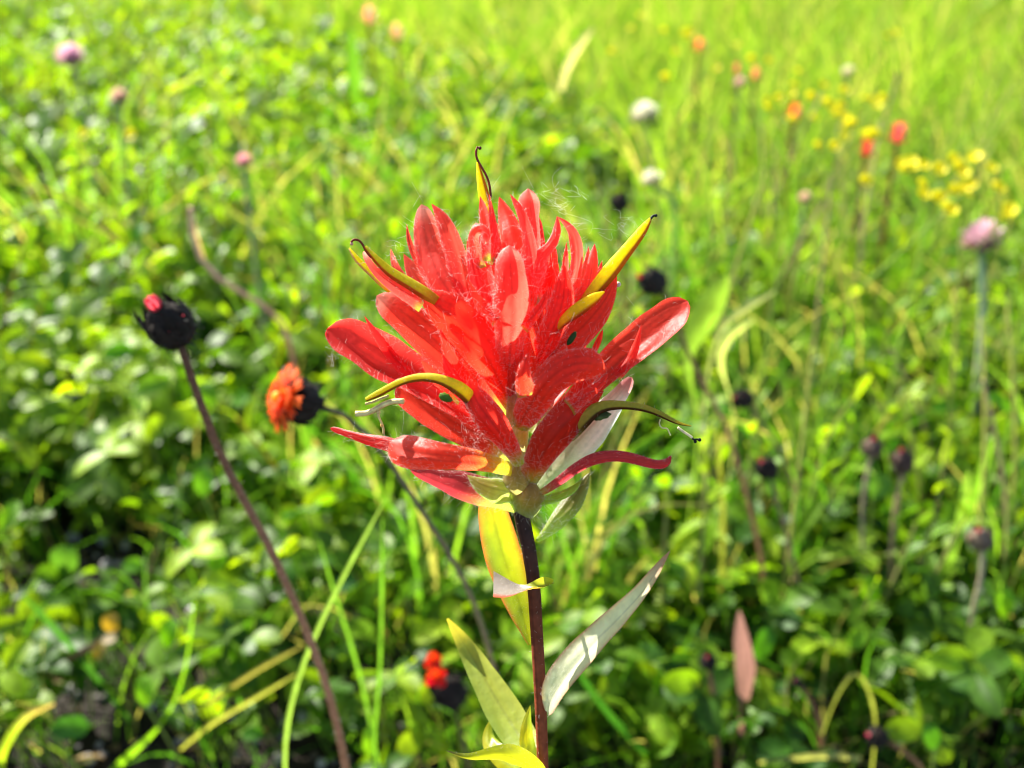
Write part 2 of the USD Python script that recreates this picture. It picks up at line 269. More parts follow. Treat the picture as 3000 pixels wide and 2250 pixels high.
B(1, [(498, 640, 0, 2), (535, 715, 36, 1), (610, 820, 58, 0), (720, 930, 62, -2), (860, 1080, 50, -3), (1000, 1280, 30, -1)], cup=.4, roll=-8, round_tip=False, hair=120)
B(1, [(432, 615, 0, 3), (450, 690, 18, 3), (500, 780, 28, 2), (600, 900, 35, 1)], round_tip=False, hair=40)
B(1, [(826, 565, 0, -3), (850, 670, 26, -4), (878, 790, 38, -5), (925, 920, 50, -6), (1000, 1080, 45, -5), (1050, 1260, 30, -2)], cup=.4, round_tip=False, hair=130, color=redcol(.15, RED * .95))
B(1, [(872, 480, 30, 0), (890, 600, 42, -2), (905, 720, 55, -3), (930, 860, 60, -4), (1000, 1050, 45, -3)], cup=.5, hair=120, color=redcol(.1, RED, PALE, .25))
B(1, [(992, 345, 0, 0), (1018, 430, 40, -1), (1045, 530, 58, -3), (1060, 660, 65, -4), (1070, 820, 60, -4), (1080, 1000, 45, -2)], cup=.5, roll=-12, round_tip=False, hair=140, lobes=[[(962, 432, 0, -2), (958, 520, 24, -3), (975, 640, 40, -4), (1010, 760, 45, -5)]])
B(1, [(1142, 303, 55, 2), (1150, 360, 60, 1.5), (1160, 450, 44, 1), (1165, 600, 48, 0), (1165, 800, 55, -1), (1150, 1050, 45, 0)], cup=1.0, roll=6, hair=260, color=redcol(.1, RED * np.array([1.05, 1.5, 1.5]), PALE, .3), hlen=(.0002, .0006))
B(1, [(1048, 332, 0, -2), (1092, 395, 19, -3), (1135, 500, 29, -4), (1160, 640, 36, -5), (1165, 780, 42, -6), (1150, 980, 40, -5)], cup=.5, roll=14, round_tip=False, hair=110)
B(1, [(1292, 445, 0, -2), (1286, 530, 24, -3), (1252, 600, 30, -4), (1205, 660, 34, -5), (1180, 760, 45, -6), (1160, 900, 40, -5)], cup=.35, roll=-10, round_tip=False, hair=90, edge=.6)
B(1, [(1288, 447, 0, -2), (1360, 500, 20, -2), (1398, 590, 32, -2.5), (1400, 700, 30, -3), (1370, 830, 45, -3), (1290, 1000, 50, -3), (1180, 1220, 30, -1)], cup=.5, roll=22, round_tip=False, hair=120)
B(1, [(1340, 580, 0, 1), (1337, 660, 14, 0), (1332, 740, 22, 0), (1310, 860, 35, -1), (1260, 1000, 40, -1)], round_tip=False, hair=60)
B(1, [(1270, 580, 0, 1), (1278, 680, 18, 0), (1268, 790, 40, -1), (1240, 920, 55, -2), (1180, 1130, 40, -1)], round_tip=False, hair=90, color=redcol(.2, RED * .85))
B(1, [(1455, 600, 0, 1), (1448, 690, 20, 0), (1425, 800, 38, -1), (1370, 920, 50, -2), (1260, 1100, 40, -1)], round_tip=False, roll=10, hair=80)
B(1, [(1486, 588, 0, 0), (1478, 660, 24, -1), (1465, 760, 32, -2), (1420, 890, 45, -3), (1310, 1060, 45, -3), (1190, 1230, 30, -1)], round_tip=False, roll=-8, hair=90)
B(1, [(1525, 675, 0, 2), (1508, 740, 16, 1), (1470, 850, 30, 0), (1400, 960, 35, 0)], round_tip=False, hair=40)
B(1, [(1330, 700, 0, -5), (1330, 790, 44, -6), (1318, 900, 60, -7), (1275, 1020, 62, -7), (1215, 1150, 55, -6), (1130, 1320, 35, -3)], cup=.45, roll=6, round_tip=False, hair=220)
B(1, [(1600, 735, 0, -3), (1562, 840, 34, -4), (1490, 945, 66, -5), (1400, 1040, 78, -6), (1300, 1130, 72, -6), (1160, 1290, 40, -3)], cup=.3, roll=-15, round_tip=False, hair=200, color=redcol(.12, RED * .92))
B(1, [(1968, 885, 35, 2), (1890, 965, 82, 2), (1760, 1075, 92, 1), (1630, 1180, 84, 0), (1500, 1300, 66, -2), (1220, 1560, 40, -2)], cup=-.3, roll=-36, hair=90, color=redcol(.15), lobes=[[(1728, 1005, 0, -2), (1705, 1090, 17, -2), (1660, 1190, 30, -2), (1590, 1270, 35, -2)], [(1530, 1028, 0, -2), (1505, 1085, 17, -2), (1475, 1150, 20, -2.5), (1440, 1230, 25, -3)]], edge=.15)
B(1, [(1540, 1235, 55, -9), (1440, 1205, 80, -11), (1330, 1230, 84, -12), (1225, 1320, 78, -12), (1150, 1430, 78, -10), (1085, 1545, 45, -6)], cup=.45, roll=-10, hair=240, color=redcol(.1), lobes=[[(1150, 1145, 0, -11), (1125, 1210, 26, -12), (1115, 1290, 38, -12), (1140, 1380, 50, -11)]])
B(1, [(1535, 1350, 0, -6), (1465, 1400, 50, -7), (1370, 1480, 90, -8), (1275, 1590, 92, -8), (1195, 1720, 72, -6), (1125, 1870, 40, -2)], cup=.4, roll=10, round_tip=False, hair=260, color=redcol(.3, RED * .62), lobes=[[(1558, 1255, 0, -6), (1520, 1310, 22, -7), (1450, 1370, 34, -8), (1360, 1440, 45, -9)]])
B(5, [(1425, 490, 30, 4), (1330, 620, 75, 4), (1170, 820, 130, 4), (1010, 990, 175, 3), (850, 1170, 175, 2), (710, 1360, 120, 1), (560, 1540, 50, 0)], cup=.2, roll=-12, hair=120, color=redcol(.55, SILVER * np.array([1.1, .82, .82]), MAROON * 1.3, .2, base=np.array([.45, .50, .25])), label='pale silvery bract at the right', keel=.2)
B(1, [(833, 1285, 0, -8), (870, 1390, 62, -9), (945, 1500, 74, -10), (1025, 1610, 55, -9), (1100, 1740, 30, -5)], cup=.45, roll=-6, round_tip=False, hair=220, color=redcol(.3, RED * .95))
B(1, [(588, 1190, 0, -2), (635, 1245, 26, -2), (700, 1310, 36, -2), (800, 1390, 40, -3)], round_tip=False, hair=30)
B(1, [(700, 1160, 0, -5), (740, 1260, 32, -6), (830, 1380, 50, -7), (930, 1480, 60, -7), (1040, 1620, 35, -4)], cup=.4, round_tip=False, hair=150, color=redcol(.25))
B(4, [(592, 1095, 80, -5), (720, 1150, 112, -8), (900, 1180, 96, -10), (1100, 1200, 78, -10), (1310, 1240, 62, -7), (1500, 1300, 42, -3)], cup=.25, roll=20, hair=200, color=redcol(.45, RED * np.array([1, 1.6, 1]), base=np.array([.62, .45, .02])), hlen=(.0002, .001))
B(4, [(165, 995, 14, 3), (300, 1040, 27, 1), (450, 1085, 42, -1), (600, 1120, 52, -3), (760, 1180, 40, -4)], cup=.4, roll=-10, hair=60, color=redcol(.02, RED))
B(4, [(740, 1290, 20, 0), (900, 1360, 62, -1), (1080, 1430, 105, -2), (1260, 1490, 115, -3), (1400, 1540, 80, -2), (1520, 1590, 35, -1)], cup=.5, roll=-28, hair=160, color=redcol(.6, MAROON * 1.4, base=YGREEN * 1.15, edge=None), label='maroon and green bract at the lower left')
B(5, [(1790, 1215, 22, -4), (1765, 1285, 42, -5), (1650, 1310, 42, -6), (1460, 1262, 46, -6), (1270, 1235, 50, -6), (1100, 1260, 56, -6), (900, 1360, 50, -5), (700, 1505, 40, -4), (500, 1620, 25, -2)], cup=.6, roll=24, hair=120, color=redcol(.2, MAROON * 1.5), hlen=(.0002, .0005), label='narrow wavy maroon bract at the lower right')
B(7, [(1230, 240, 0, 3), (1120, 420, 90, 2), (980, 640, 130, 1), (800, 860, 110, 0), (640, 1040, 60, 0), (540, 1130, 20, 0)], cup=.4, roll=-20, round_tip=False, hair=60, color=redcol(.75, np.array([.20, .16, .04]), base=np.array([.36, .46, .05])), label='light green bract under the flower head')
B(7, [(1130, 330, 0, 0), (960, 480, 50, -2), (760, 560, 60, -3), (560, 610, 45, -2), (400, 630, 20, -1)], cup=.3, roll=-30, round_tip=False, hair=30, color=redcol(.9, YGREEN, base=YGREEN))
B(4, [(1150, 1330, 0, -3), (1260, 1400, 60, -4), (1390, 1440, 90, -4), (1500, 1480, 60, -2), (1580, 1560, 30, 0)], cup=.5, roll=20, round_tip=False, hair=160, color=redcol(.7, np.array([.38, .36, .08]), base=np.array([.30, .34, .06])), hlen=(.0003, .0015))
for s_ in [(1500, 1180, 1545, 1600, -3), (1610, 1350, 1580, 1650, -3)]:
    m = ribbon([fp(4, s_[0], s_[1], s_[4]), fp(4, (s_[0] + s_[2]) / 2, (s_[1] + s_[3]) / 2, s_[4] - 1), fp(4, s_[2], s_[3], 0)], [.0004, .0022, .0014], -FWD, redcol(.8, np.array([.42, .22, .08]), base=np.array([.34, .36, .10])), 16, 7, .6, 0, 0, .06, 77)
    p = part(PB, 'bract', m, 'red_bract'); grow_hair(p, m, 170, .0004, .0016, int(s_[0]))

B(1, [(1105, 900, 0, -5), (1110, 1020, 60, -6), (1108, 1160, 85, -6.5), (1100, 1320, 80, -6), (1095, 1480, 55, -4), (1095, 1640, 25, -1)], cup=.5, round_tip=False, hair=260, color=redcol(.35, RED * .9))
B(1, [(1085, 1250, 0, -5), (1080, 1400, 45, -5.5), (1085, 1540, 55, -5), (1100, 1700, 40, -3), (1120, 1850, 20, 0)], cup=.5, round_tip=False, hair=300, color=redcol(.8, np.array([.5, .3, .12]), base=np.array([.42, .42, .16])))
B(1, [(960, 1040, 0, -4), (985, 1140, 50, -5), (1020, 1270, 60, -5), (1060, 1420, 35, -3)], cup=.5, round_tip=False, hair=160)
B(1, [(1200, 860, 0, -3), (1205, 960, 48, -4), (1190, 1080, 62, -5), (1150, 1240, 55, -4), (1110, 1420, 30, -2)], cup=.5, round_tip=False, hair=200, color=redcol(.2, RED * .85))

# the yellow beaked corollas, each with its crimson margin, lower lip and style
def galea(crop, pts, side, dark=RED * .35, yel=np.array([.86, .78, .015]), basecol=None, green=0.0, flat=.6, wid=1.0):
    sc = fscale(crop); bc = np.array([.62, .26, .02]) if basecol is None else basecol
    def col(s, th):
        c = lerp(yel * .85, yel * 1.1, .5 + .5 * np.sin(th)); c = lerp(c, np.array([.22, .25, .03]), np.full(s.shape, green) * (1 - s * .8))  # sun shading painted into the yellow: lighter on the front of the tube
        c = lerp(c, bc, sstep(s, .72, 1.0) * .8)
        m = sstep(np.cos(th - side), .62, .85) * (1 - sstep(s, .8, 1)); return lerp(c, dark, m * .92)
    m = tube([fp(crop, x, y, w) for x, y, h, w in pts], [h * sc * wid for x, y, h, w in pts], col, 26, 24, flat=flat)
    p = part(PB, 'corolla', m, 'corolla'); grow_hair(p, m, 110, .0001, .00035, int(pts[0][0]), 2.2e-5)
    return p
def style(parent, crop, pts, col, r=5, knob=None, name='style'):
    sc = fscale(crop); ms = [tube([fp(crop, x, y, w) for x, y, w in pts], np.full(len(pts), r * sc), flatc(col), 16, 6)]
    if knob is not None: ms += [blob(fp(crop, x, y, w), np.full(3, kr * sc), [0, 0, 1], kc, sub=1) for x, y, w, kr, kc in knob]
    part(parent, name, join(ms), 'stem')
BRN = (.16, .03, .012); BLK = (.01, .012, .012)
PI = math.pi
G = galea(1, [(880, 168, 5, -1), (893, 240, 17, -1.5), (912, 330, 27, -2), (932, 430, 30, -2.5), (950, 560, 30, -2.5), (975, 720, 30, -2)], side=PI - .5, dark=np.array([.25, .03, .01]))
style(G, 1, [(895, 97, -1), (882, 88, -1), (874, 105, -1), (878, 150, -1), (905, 200, -1), (935, 260, -1.5), (950, 350, -2)], BRN, 6, [(893, 95, -1, 9, (.08, .015, .01))])
B(1, [(893, 340, 0, -3), (915, 440, 26, -3.5), (928, 540, 32, -4), (935, 680, 40, -4)], cup=.5, round_tip=False, hair=60)
B(1, [(940, 330, 0, -3), (955, 440, 15, -3.5), (965, 540, 22, -4), (965, 700, 32, -4)], cup=.5, round_tip=False, hair=40)
G = galea(1, [(1775, 460, 8, -2), (1730, 525, 24, -2.5), (1640, 640, 33, -3), (1560, 740, 40, -3.5), (1490, 825, 36, -3.5), (1430, 900, 30, -3)], side=PI - .5, dark=np.array([.20, .008, .008]), basecol=np.array([.55, .33, .03]))
style(G, 1, [(1806, 443, -2), (1790, 446, -2), (1776, 460, -2), (1760, 480, -2)], BLK, 6, [(1803, 444, -2, 8, BLK)])
G = galea(1, [(1537, 838, 4, -6), (1480, 875, 28, -6.5), (1400, 930, 34, -7), (1330, 985, 26, -7), (1270, 1040, 20, -6)], side=PI - .3, dark=RED * .5, yel=np.array([.72, .62, .01]))
part(G, 'lower_lip', blob(fp(1, 1368, 1078, -6.8), np.array([.0004, .0004, .0010]), fp(1, 1368, 1078, 0) - fp(1, 1340, 1120, 0), (.02, .05, .01), 3), 'stem')
G = galea(1, [(218, 612, 4, 0), (250, 660, 14, -.5), (320, 730, 18, -1), (385, 790, 20, -1.5), (430, 830, 16, -1)], side=.5, dark=np.array([.5, .25, .2]))
G = galea(1, [(300, 605, 10, -3), (350, 660, 20, -3.5), (430, 735, 30, -4), (520, 790, 34, -4.5), (600, 840, 36, -5), (670, 885, 28, -5)], side=.5, dark=RED * .5, yel=np.array([.58, .55, .02]), wid=.85)
style(G, 1, [(228, 590, -3), (232, 574, -3), (250, 568, -3), (278, 582, -3), (300, 620, -3), (330, 660, -3.5)], BRN, 6, [(230, 590, -3, 9, (.4, .2, .15))])
B(1, [(290, 628, 8, -3), (330, 700, 18, -3), (400, 770, 28, -3.5), (490, 830, 40, -4), (600, 900, 45, -4.5)], cup=.5, hair=20, color=redcol(.02, RED * .8))
G = galea(1, [(305, 1395, 12, -6), (380, 1358, 21, -7), (480, 1306, 21, -8), (590, 1280, 24, -9), (700, 1296, 30, -10), (795, 1345, 42, -9.5), (870, 1430, 42, -6), (960, 1530, 30, -2)], side=.45, dark=np.array([.10, .01, .012]), yel=np.array([.74, .66, .03]), green=.3, wid=.85, basecol=np.array([.62, .36, .03]))
part(G, 'lower_lip', blob(fp(1, 716, 1385, -11.2), np.array([.0005, .0005, .0009]), fp(1, 740, 1400, 0) - fp(1, 690, 1370, 0), (.05, .10, .008), 5, .5), 'stem')
style(G, 1, [(300, 1418, -6), (325, 1412, -6), (370, 1395, -6.5), (420, 1375, -7)], (.45, .35, .12), 7, name='stamen')
style(G, 1, [(248, 1468, -6), (300, 1466, -6), (370, 1435, -6.5), (430, 1408, -7), (500, 1404, -7.5)], (.62, .47, .2), 14, name='stamen')
style(G, 1, [(365, 1448, -6.5), (372, 1490, -6.5), (388, 1525, -6.5), (395, 1575, -6.5)], (.6, .42, .16), 6, [(368, 1460, -6.5, 11, (.55, .4, .15)), (386, 1530, -6.5, 9, (.6, .3, .08))], name='stamen')
G = galea(5, [(1975, 942, 6, -3), (1860, 915, 18, -3.5), (1700, 838, 30, -4), (1510, 770, 38, -5), (1310, 748, 46, -6), (1100, 785, 66, -7), (960, 900, 85, -7), (840, 1040, 70, -5)], side=PI - .45, dark=np.array([.07, .008, .01]), yel=np.array([.54, .48, .06]), green=.35, wid=.88, basecol=np.array([.42, .36, .06]))
part(G, 'lower_lip', blob(fp(5, 1150, 850, -7), np.array([.0004, .0006, .0011]), fp(5, 1210, 850, 0) - fp(5, 1100, 880, 0), (.06, .075, .02), 6, .4), 'stem')
style(G, 5, [(1850, 955, -3), (1890, 985, -3), (1950, 1025, -3), (1985, 1050, -3)], (.75, .62, .35), 12)
style(G, 5, [(1980, 1045, -3), (2000, 1068, -3), (2020, 1066, -3), (2055, 1070, -3)], BLK, 9, [(2012, 1085, -3, 16, BLK), (2052, 1070, -3, 17, BLK)])
style(G, 5, [(1690, 880, -3.5), (1680, 920, -3.5), (1710, 960, -3.5), (1750, 965, -3.5), (1770, 1000, -3.5), (1785, 1030, -3.5)], (.6, .55, .25), 7, name='stamen')
# rolled dark corolla bud near the top, and a pale bead on the right
B(1, [(918, 590, 14, -5), (925, 545, 22, -5), (900, 512, 26, -4.5), (868, 530, 26, -4), (862, 600, 28, -4), (890, 720, 36, -4)], cup=.5, hair=60, color=redcol(.05, np.array([.45, .012, .03])))
part(PB, 'stigma', blob(fp(1, 1608, 800, -3), np.full(3, 14 * fscale(1)), [0, 0, 1], (.6, .4, .3), 4), 'stem')
# stem
rs = np.array([.9, 1.08, 1.12, .98, .90, .86, .82, .85, 1.0]) * 1e-3
def stemcol(s, th):
    c = lerp(np.array([.028, .012, .010]), np.array([.20, .045, .018]), sstep(s, .06, .17)); c = lerp(c, np.array([.26, .07, .02]), sstep(s, .17, .42))  # near-black top is painted shade under the flower head, brown-red below
    return c * (1 - .35 * np.exp(-((np.mod(th * 3, 2 * PI) - PI) / .35) ** 2))[..., None]
m = tube(STEMX, rs, stemcol, 70, 24); p = part(PB, 'stem', m, 'stem')
half = (m[0][:, None] @ UPV).ravel() if False else None
grow_hair(p, m, 900, .00015, .0006, 55, 2.2e-5)
# leaves of the stem
def lcol(a, b, tip=None, edge=None, spots=0.0):
    def f(s, t, nz):
        c = lerp(a, b, np.clip(.5 + .5 * t + nz, 0, 1)); c = c * (1 - .22 * np.exp(-(t / .07) ** 2) - .1 * np.exp(-((np.abs(t) - .5) / .06) ** 2))[..., None]
        if spots: c = lerp(c, c * .55, sstep(nz, .12, .3) * spots)
        if tip is not None: c = lerp(c, tip, 1 - sstep(s, .0, .28))
        if edge is not None: c = lerp(c, edge, np.abs(t) ** 5)
        return c
    return f
YL = np.array([.62, .56, .012]); GL = np.array([.26, .34, .025])
B(6, [(448, 60, 45, 4), (480, 220, 92, 4), (545, 470, 112, 4), (625, 710, 84, 3), (690, 955, 12, 1)], cup=-.2, roll=18, keel=.15, hair=90, color=lcol(np.array([.44, .48, .015]), np.array([.14, .25, .02]), tip=np.array([.42, .26, .02]), edge=np.array([.45, .14, .04]), spots=.7), name='leaf', mat='plant_leaf', label='yellow leaf behind the stem', hlen=(.0001, .0004))
B(6, [(1492, 412, 0, -12), (1425, 520, 19, -12), (1310, 680, 34, -11), (1150, 850, 48, -9), (1000, 1005, 60, -7), (885, 1140, 63, -5), (812, 1260, 50, -3), (788, 1340, 14, -1)], cup=-.1, roll=-52, keel=-.22, round_tip=False, hair=120, color=lcol(np.array([.70, .72, .46]), np.array([.84, .84, .62]), tip=np.array([.42, .22, .14]), edge=np.array([.45, .22, .12])), name='leaf', mat='plant_leaf', label='pale leaf shining white at the right of the stem', hlen=(.0001, .0004))  # sun glare on this leaf is put into its whitened colour
B(6, [(215, 805, 6, 20), (300, 930, 48, 20), (425, 1140, 88, 16), (560, 1370, 112, 11), (680, 1560, 95, 6), (760, 1700, 40, 1)], cup=-.15, roll=14, keel=.2, round_tip=False, hair=0, color=lcol(np.array([.40, .44, .05]), np.array([.24, .33, .04]), tip=np.array([.45, .4, .04])), name='leaf', mat='plant_leaf', label='long yellow green leaf at the lower left of the stem')
B(6, [(200, 1555, 0, 2), (330, 1598, 22, 0), (470, 1590, 48, -2), (590, 1600, 70, -3), (700, 1660, 60, -2), (762, 1720, 30, 0)], cup=.35, roll=-24, round_tip=False, hair=50, color=lcol(np.array([.40, .44, .02]), np.array([.36, .40, .02]), tip=np.array([.07, .06, .03])), name='leaf', mat='plant_leaf', label='yellow leaf with a dark tip at the bottom edge', hlen=(.0001, .0003))
B(6, [(690, 1300, 0, 6), (670, 1420, 32, 5), (680, 1560, 50, 4), (730, 1680, 30, 2)], cup=.2, round_tip=False, hair=0, color=lcol(GL * 1.3, YL * .8), name='leaf', mat='plant_leaf')
B(6, [(470, 1370, 0, 16), (450, 1480, 40, 14), (520, 1600, 70, 10), (640, 1700, 60, 5)], cup=.2, round_tip=False, hair=0, color=lcol(GL * 1.3, YL * .7), name='leaf', mat='plant_leaf')
# small curled leaf in front of the stem: a sheet between its rear and its front edge
rear = [fp(6, 480, 533, 0), fp(6, 560, 578, -1), fp(6, 640, 612, -2), fp(6, 710, 590, -3), fp(6, 770, 566, -2.5), fp(6, 822, 580, -2)]
front = [fp(6, 478, 682, -5), fp(6, 560, 682, -6), fp(6, 640, 652, -6.5), fp(6, 700, 628, -6), fp(6, 765, 628, -4), fp(6, 824, 592, -2.5)]
_, a, _ = spline(rear, 26); _, b, _ = spline(front, 26); tt = np.linspace(0, 1, 9)
sag = (np.sin(tt * PI) * .0007)[None, :, None] * np.array([0, .3, -1.0])
v = (a[:, None] * (1 - tt)[None, :, None] + b[:, None] * tt[None, :, None] + sag).reshape(-1, 3)
ss = np.repeat(np.linspace(0, 1, 26), 9); te = np.tile(tt, 26)
c = lerp(lerp(np.array([.30, .26, .24]), np.array([.42, .48, .03]), sstep(ss, .45, .65)), np.array([.5, .07, .03]), sstep(te, .72, .95) * (1 - sstep(ss, .6, .85)))
m = (v, grid(26, 9), c); p = part(PB, 'leaf', m, 'plant_leaf', 'small curled leaf with a red edge across the stem'); grow_hair(p, m, 120, .0001, .0004, 61)
# loose long wool between the bracts
WL = []
for k in range(90):
    x, y = R.normal(1000, 330), R.normal(950, 280); p0 = fp(1, x, y, -8 + R.normal(0, 3) + 6 * abs(x - 1080) / 500)
    if (x - 1080) ** 2 / 620 ** 2 + (y - 1000) ** 2 / 520 ** 2 > 1: continue
    d = norm(R.normal(0, 1, 3)); b = R.normal(0, .8, 3); st = np.linspace(0, 1, 7)[:, None]; WL.append(p0 + R.uniform(.001, .003) * (d * st + b * st ** 2 * .5))
curves(PB, 'hair', WL, 1.4e-5, 'white_hair', kind='stuff')

# ---------------------------------------------------------------- spider silk on the flower
r = np.random.default_rng(21); threads = []
def web(nodes, n, spread, length):
    for k in range(n):
        x, y = nodes[r.integers(len(nodes))]; q = [(x + r.normal(0, spread), y + r.normal(0, spread))]
        for j in range(r.integers(2, 5)): q.append((q[-1][0] + r.normal(0, length), q[-1][1] + r.normal(0, length * .8)))
        P = np.array([fp(1, a, b, -1 + r.normal(0, 2)) for a, b in q]); threads.append(P)
web([(1240, 360), (1300, 400), (1340, 430), (1380, 370), (1270, 330), (1440, 500)], 24, 30, 40)
web([(1640, 470), (1690, 480), (1730, 440), (1610, 510)], 15, 20, 28)
web([(450, 650), (470, 620), (440, 1050)], 14, 16, 25); web([(150, 1150), (120, 1180)], 12, 14, 22)
for a in [((540, 270), (605, 385)), ((548, 400), (580, 345), (600, 350)), ((1170, 305), (1110, 190)), ((955, 300), (1000, 235)), ((1200, 330), (1280, 380), (1350, 400)), ((1480, 510), (1600, 520)), ((1650, 860), (1690, 910)), ((690, 1510), (740, 1560), (730, 1650)), ((1330, 430), (1470, 480), (1460, 540)), ((480, 1400), (500, 1480), (490, 1560))]:
    threads.append(np.array([fp(1, x, y, -2) for x, y in a]))
sx = thing('spider_silk', 'fine broken spider threads strung between the tips of the red flower', 'cobweb', fp(1, 1300, 420, 0))
curves(sx, 'thread', threads, 1.3e-5, 'silk', kind='stuff')

# ---------------------------------------------------------------- orange hawkweeds and their black buds
def down(p): return np.array([p[0] + .004, p[1] + .004, ground_z(p[0], p[1]) - .004])
BLACK = np.array([.014, .010, .008])
def hawk_head(t, c, axis, rad, tipcol=(.45, .04, .06), tips=1, seed=0, ln=1.25, dark=BLACK, hairs=160, pale=True):
    axis = norm(axis); r_ = np.random.default_rng(seed)
    m = blob(c, np.array([rad, rad, rad * ln]), axis, lambda v: lerp(dark * .6, dark * 2.2, np.clip(meshkit.fbm(v * 4 + seed, 3, seed), 0, 1)), seed, .22, 3)
    # tapering shoulder
    h = (m[0] - c) @ axis; k = 1 - .30 * sstep(h, rad * .2, rad * ln); m = (c + axis * h[:, None] + (m[0] - c - axis * h[:, None]) * k[:, None], m[1], m[2])
    hd = part(t, 'bud_head', m, 'dark_hairy')
    sc = []
    x = norm(np.cross(axis, [.2, .9, .3])); y = np.cross(axis, x)
    for k in range(14):
        a = k * 2.39996; o = np.cos(a) * x + np.sin(a) * y; z0 = r_.uniform(-.7, .2) * rad
        P = [c + o * rad * .85 + axis * (z0 + rad * 1.45), c + o * rad * 1.14 + axis * (z0 + rad * .7), c + o * rad * .98 + axis * z0]
        sc.append(ribbon(P, [0, rad * .22, rad * .25], o, flatc(dark * r_.uniform(.7, 2.0)), 6, 4, .3, seed=k, round_tip=False))
    part(t, 'scale', join(sc), 'dark_hairy')
    for k in range(tips):
        a = r_.uniform(0, 6.28); o = (np.cos(a) * x + np.sin(a) * y) * (0 if k == 0 else rad * .9)
        pc = c + axis * rad * (ln * 1.02 if k == 0 else r_.uniform(-.2, .6)) + o
        ms = []
        for j in range(7):
            b = j * .9; oo = np.cos(b) * x + np.sin(b) * y; rr = rad * ((.5 if hairs > 200 else .32) if k == 0 else .17)
            ms.append(ribbon([pc + axis * rr * .9 + oo * rr * .55, pc + axis * rr * .3 + oo * rr * .7, pc - axis * rr * .6 + oo * rr * .4], [rr * .3, rr * .45, rr * .3], oo, flatc(np.asarray(tipcol) * r_.uniform(.7, 1.3)), 6, 4, .3, seed=j))
        part(t, 'bud_tip', join(ms), 'petal')
    if hairs:
        H = grow = []
        tm = trimesh.Trimesh(m[0], m[1], process=False); pts, fi = trimesh.sample.sample_surface(tm, hairs, seed=seed + 1); d = norm(tm.face_normals[fi] + r_.normal(0, .4, (hairs, 3)))
        st = np.linspace(0, 1, 3)[None, :, None]; P = pts[:, None] + d[:, None] * st * (r_.uniform(.15, .5, hairs) * rad)[:, None, None]
        curves(hd, 'hair', list(P), rad * .035, 'black_hair', kind='stuff')
def stalk(t, pts, r0, r1, cols, name='stem', hair=0, seed=0, hlen=.0012):
    def col(s, th): 
        c = np.asarray(cols, float); u = np.linspace(0, 1, len(c)); return np.stack([np.interp(s, u, c[:, k]) for k in range(3)], -1)
    m = tube(pts, np.linspace(r0, r1, len(pts)), col, 30, 9); p = part(t, name, m, 'stem')
    if hair: grow_hair(p, m, hair, hlen * .3, hlen, seed, 4e-5, mat='white_hair')
RB = [(.08, .04, .025), (.36, .17, .09), (.40, .17, .08), (.34, .17, .06)]
def hawkweed(label, head, tip, rpx, path, y, cols=RB, tipcol=(.45, .05, .08), tips=2, seed=0, hair=120, stemr=.00075, dark=BLACK, dy=0.0, cat='flower bud', ln=1.2):
    c = at_y(*head, y); dd = np.linalg.norm(c - CAM); rad = rpx * S3 * TH / 1500 * ((c - CAM) @ FWD)
    pts = [at_y(a, b, y + dy * k) for k, (a, b) in enumerate(path)]
    end = down(pts[-1]); t = thing('hawkweed_bud', label, cat, end, group=None)
    ax = at_y(*tip, y - .002) - c
    st = [c - norm(ax) * rad * .6] + pts
    if end[2] < pts[-1][2] - .01: st += [pts[-1] * .5 + end * .5 + np.array([.001, 0, 0]), end]
    stalk(t, st, stemr, stemr * 1.15, cols, hair=hair, seed=seed)
    hawk_head(t, c, ax, rad, tipcol, tips, seed, dark=dark, ln=ln, hairs=260 if hair > 200 else 120)
    return t
hawkweed('black hairy hawkweed bud with a pink tip left of the red flower', (368, 702), (328, 652), 48, [(398, 770), (432, 868), (478, 985), (560, 1140), (640, 1310), (708, 1490), (748, 1659)], .205, tipcol=(.62, .08, .13), tips=3, seed=2, hair=500, stemr=.00082)
hawkweed('dark bud with a red tip just right of the red flower', (1410, 608), (1376, 594), 27, [(1440, 640), (1478, 740), (1560, 905), (1610, 1060), (1650, 1250)], .36, tipcol=(.5, .05, .06), seed=3)
hawkweed('small dark bud leaning left above the bare right hand soil', (1606, 862), (1582, 858), 20, [(1640, 905), (1690, 985), (1722, 1100), (1752, 1250), (1764, 1430)], .40, seed=4, cols=[(.1, .07, .05), (.2, .12, .07), (.2, .13, .06), (.2, .14, .05)])
hawkweed('dark pink tipped bud low between two pale stems at right', (1656, 1012), (1636, 985), 22, [(1672, 1060), (1700, 1160), (1736, 1320), (1752, 1480)], .36, seed=5, cols=[(.1, .07, .05), (.2, .12, .07), (.2, .13, .06), (.2, .14, .05)])
hawkweed('grey brown faded bud on a tall pale stem at right', (1884, 968), (1890, 935), 20, [(1872, 1030), (1862, 1140), (1874, 1300), (1868, 1480)], .38, seed=6, dark=np.array([.09, .06, .045]), cols=[(.3, .24, .16), (.3, .24, .14), (.24, .17, .08), (.2, .14, .05)])
hawkweed('dark upright bud with a red tip on a pale brown stem at right', (1950, 998), (1944, 955), 22, [(1942, 1050), (1928, 1140), (1922, 1300), (1902, 1490)], .37, seed=7, dark=np.array([.05, .03, .025]), cols=[(.3, .2, .13), (.28, .18, .1), (.24, .14, .06), (.2, .14, .05)], ln=1.5)
hawkweed('dark bud near the pink pointed leaf at lower right', (1530, 1430), (1526, 1412), 17, [(1535, 1460), (1545, 1540)], .30, seed=8, hair=0)
hawkweed('dark bud behind the top right of the red flower', (1338, 440), (1334, 418), 18, [(1340, 470), (1345, 560)], .50, seed=9, hair=0, tips=1, tipcol=(.1, .05, .04))
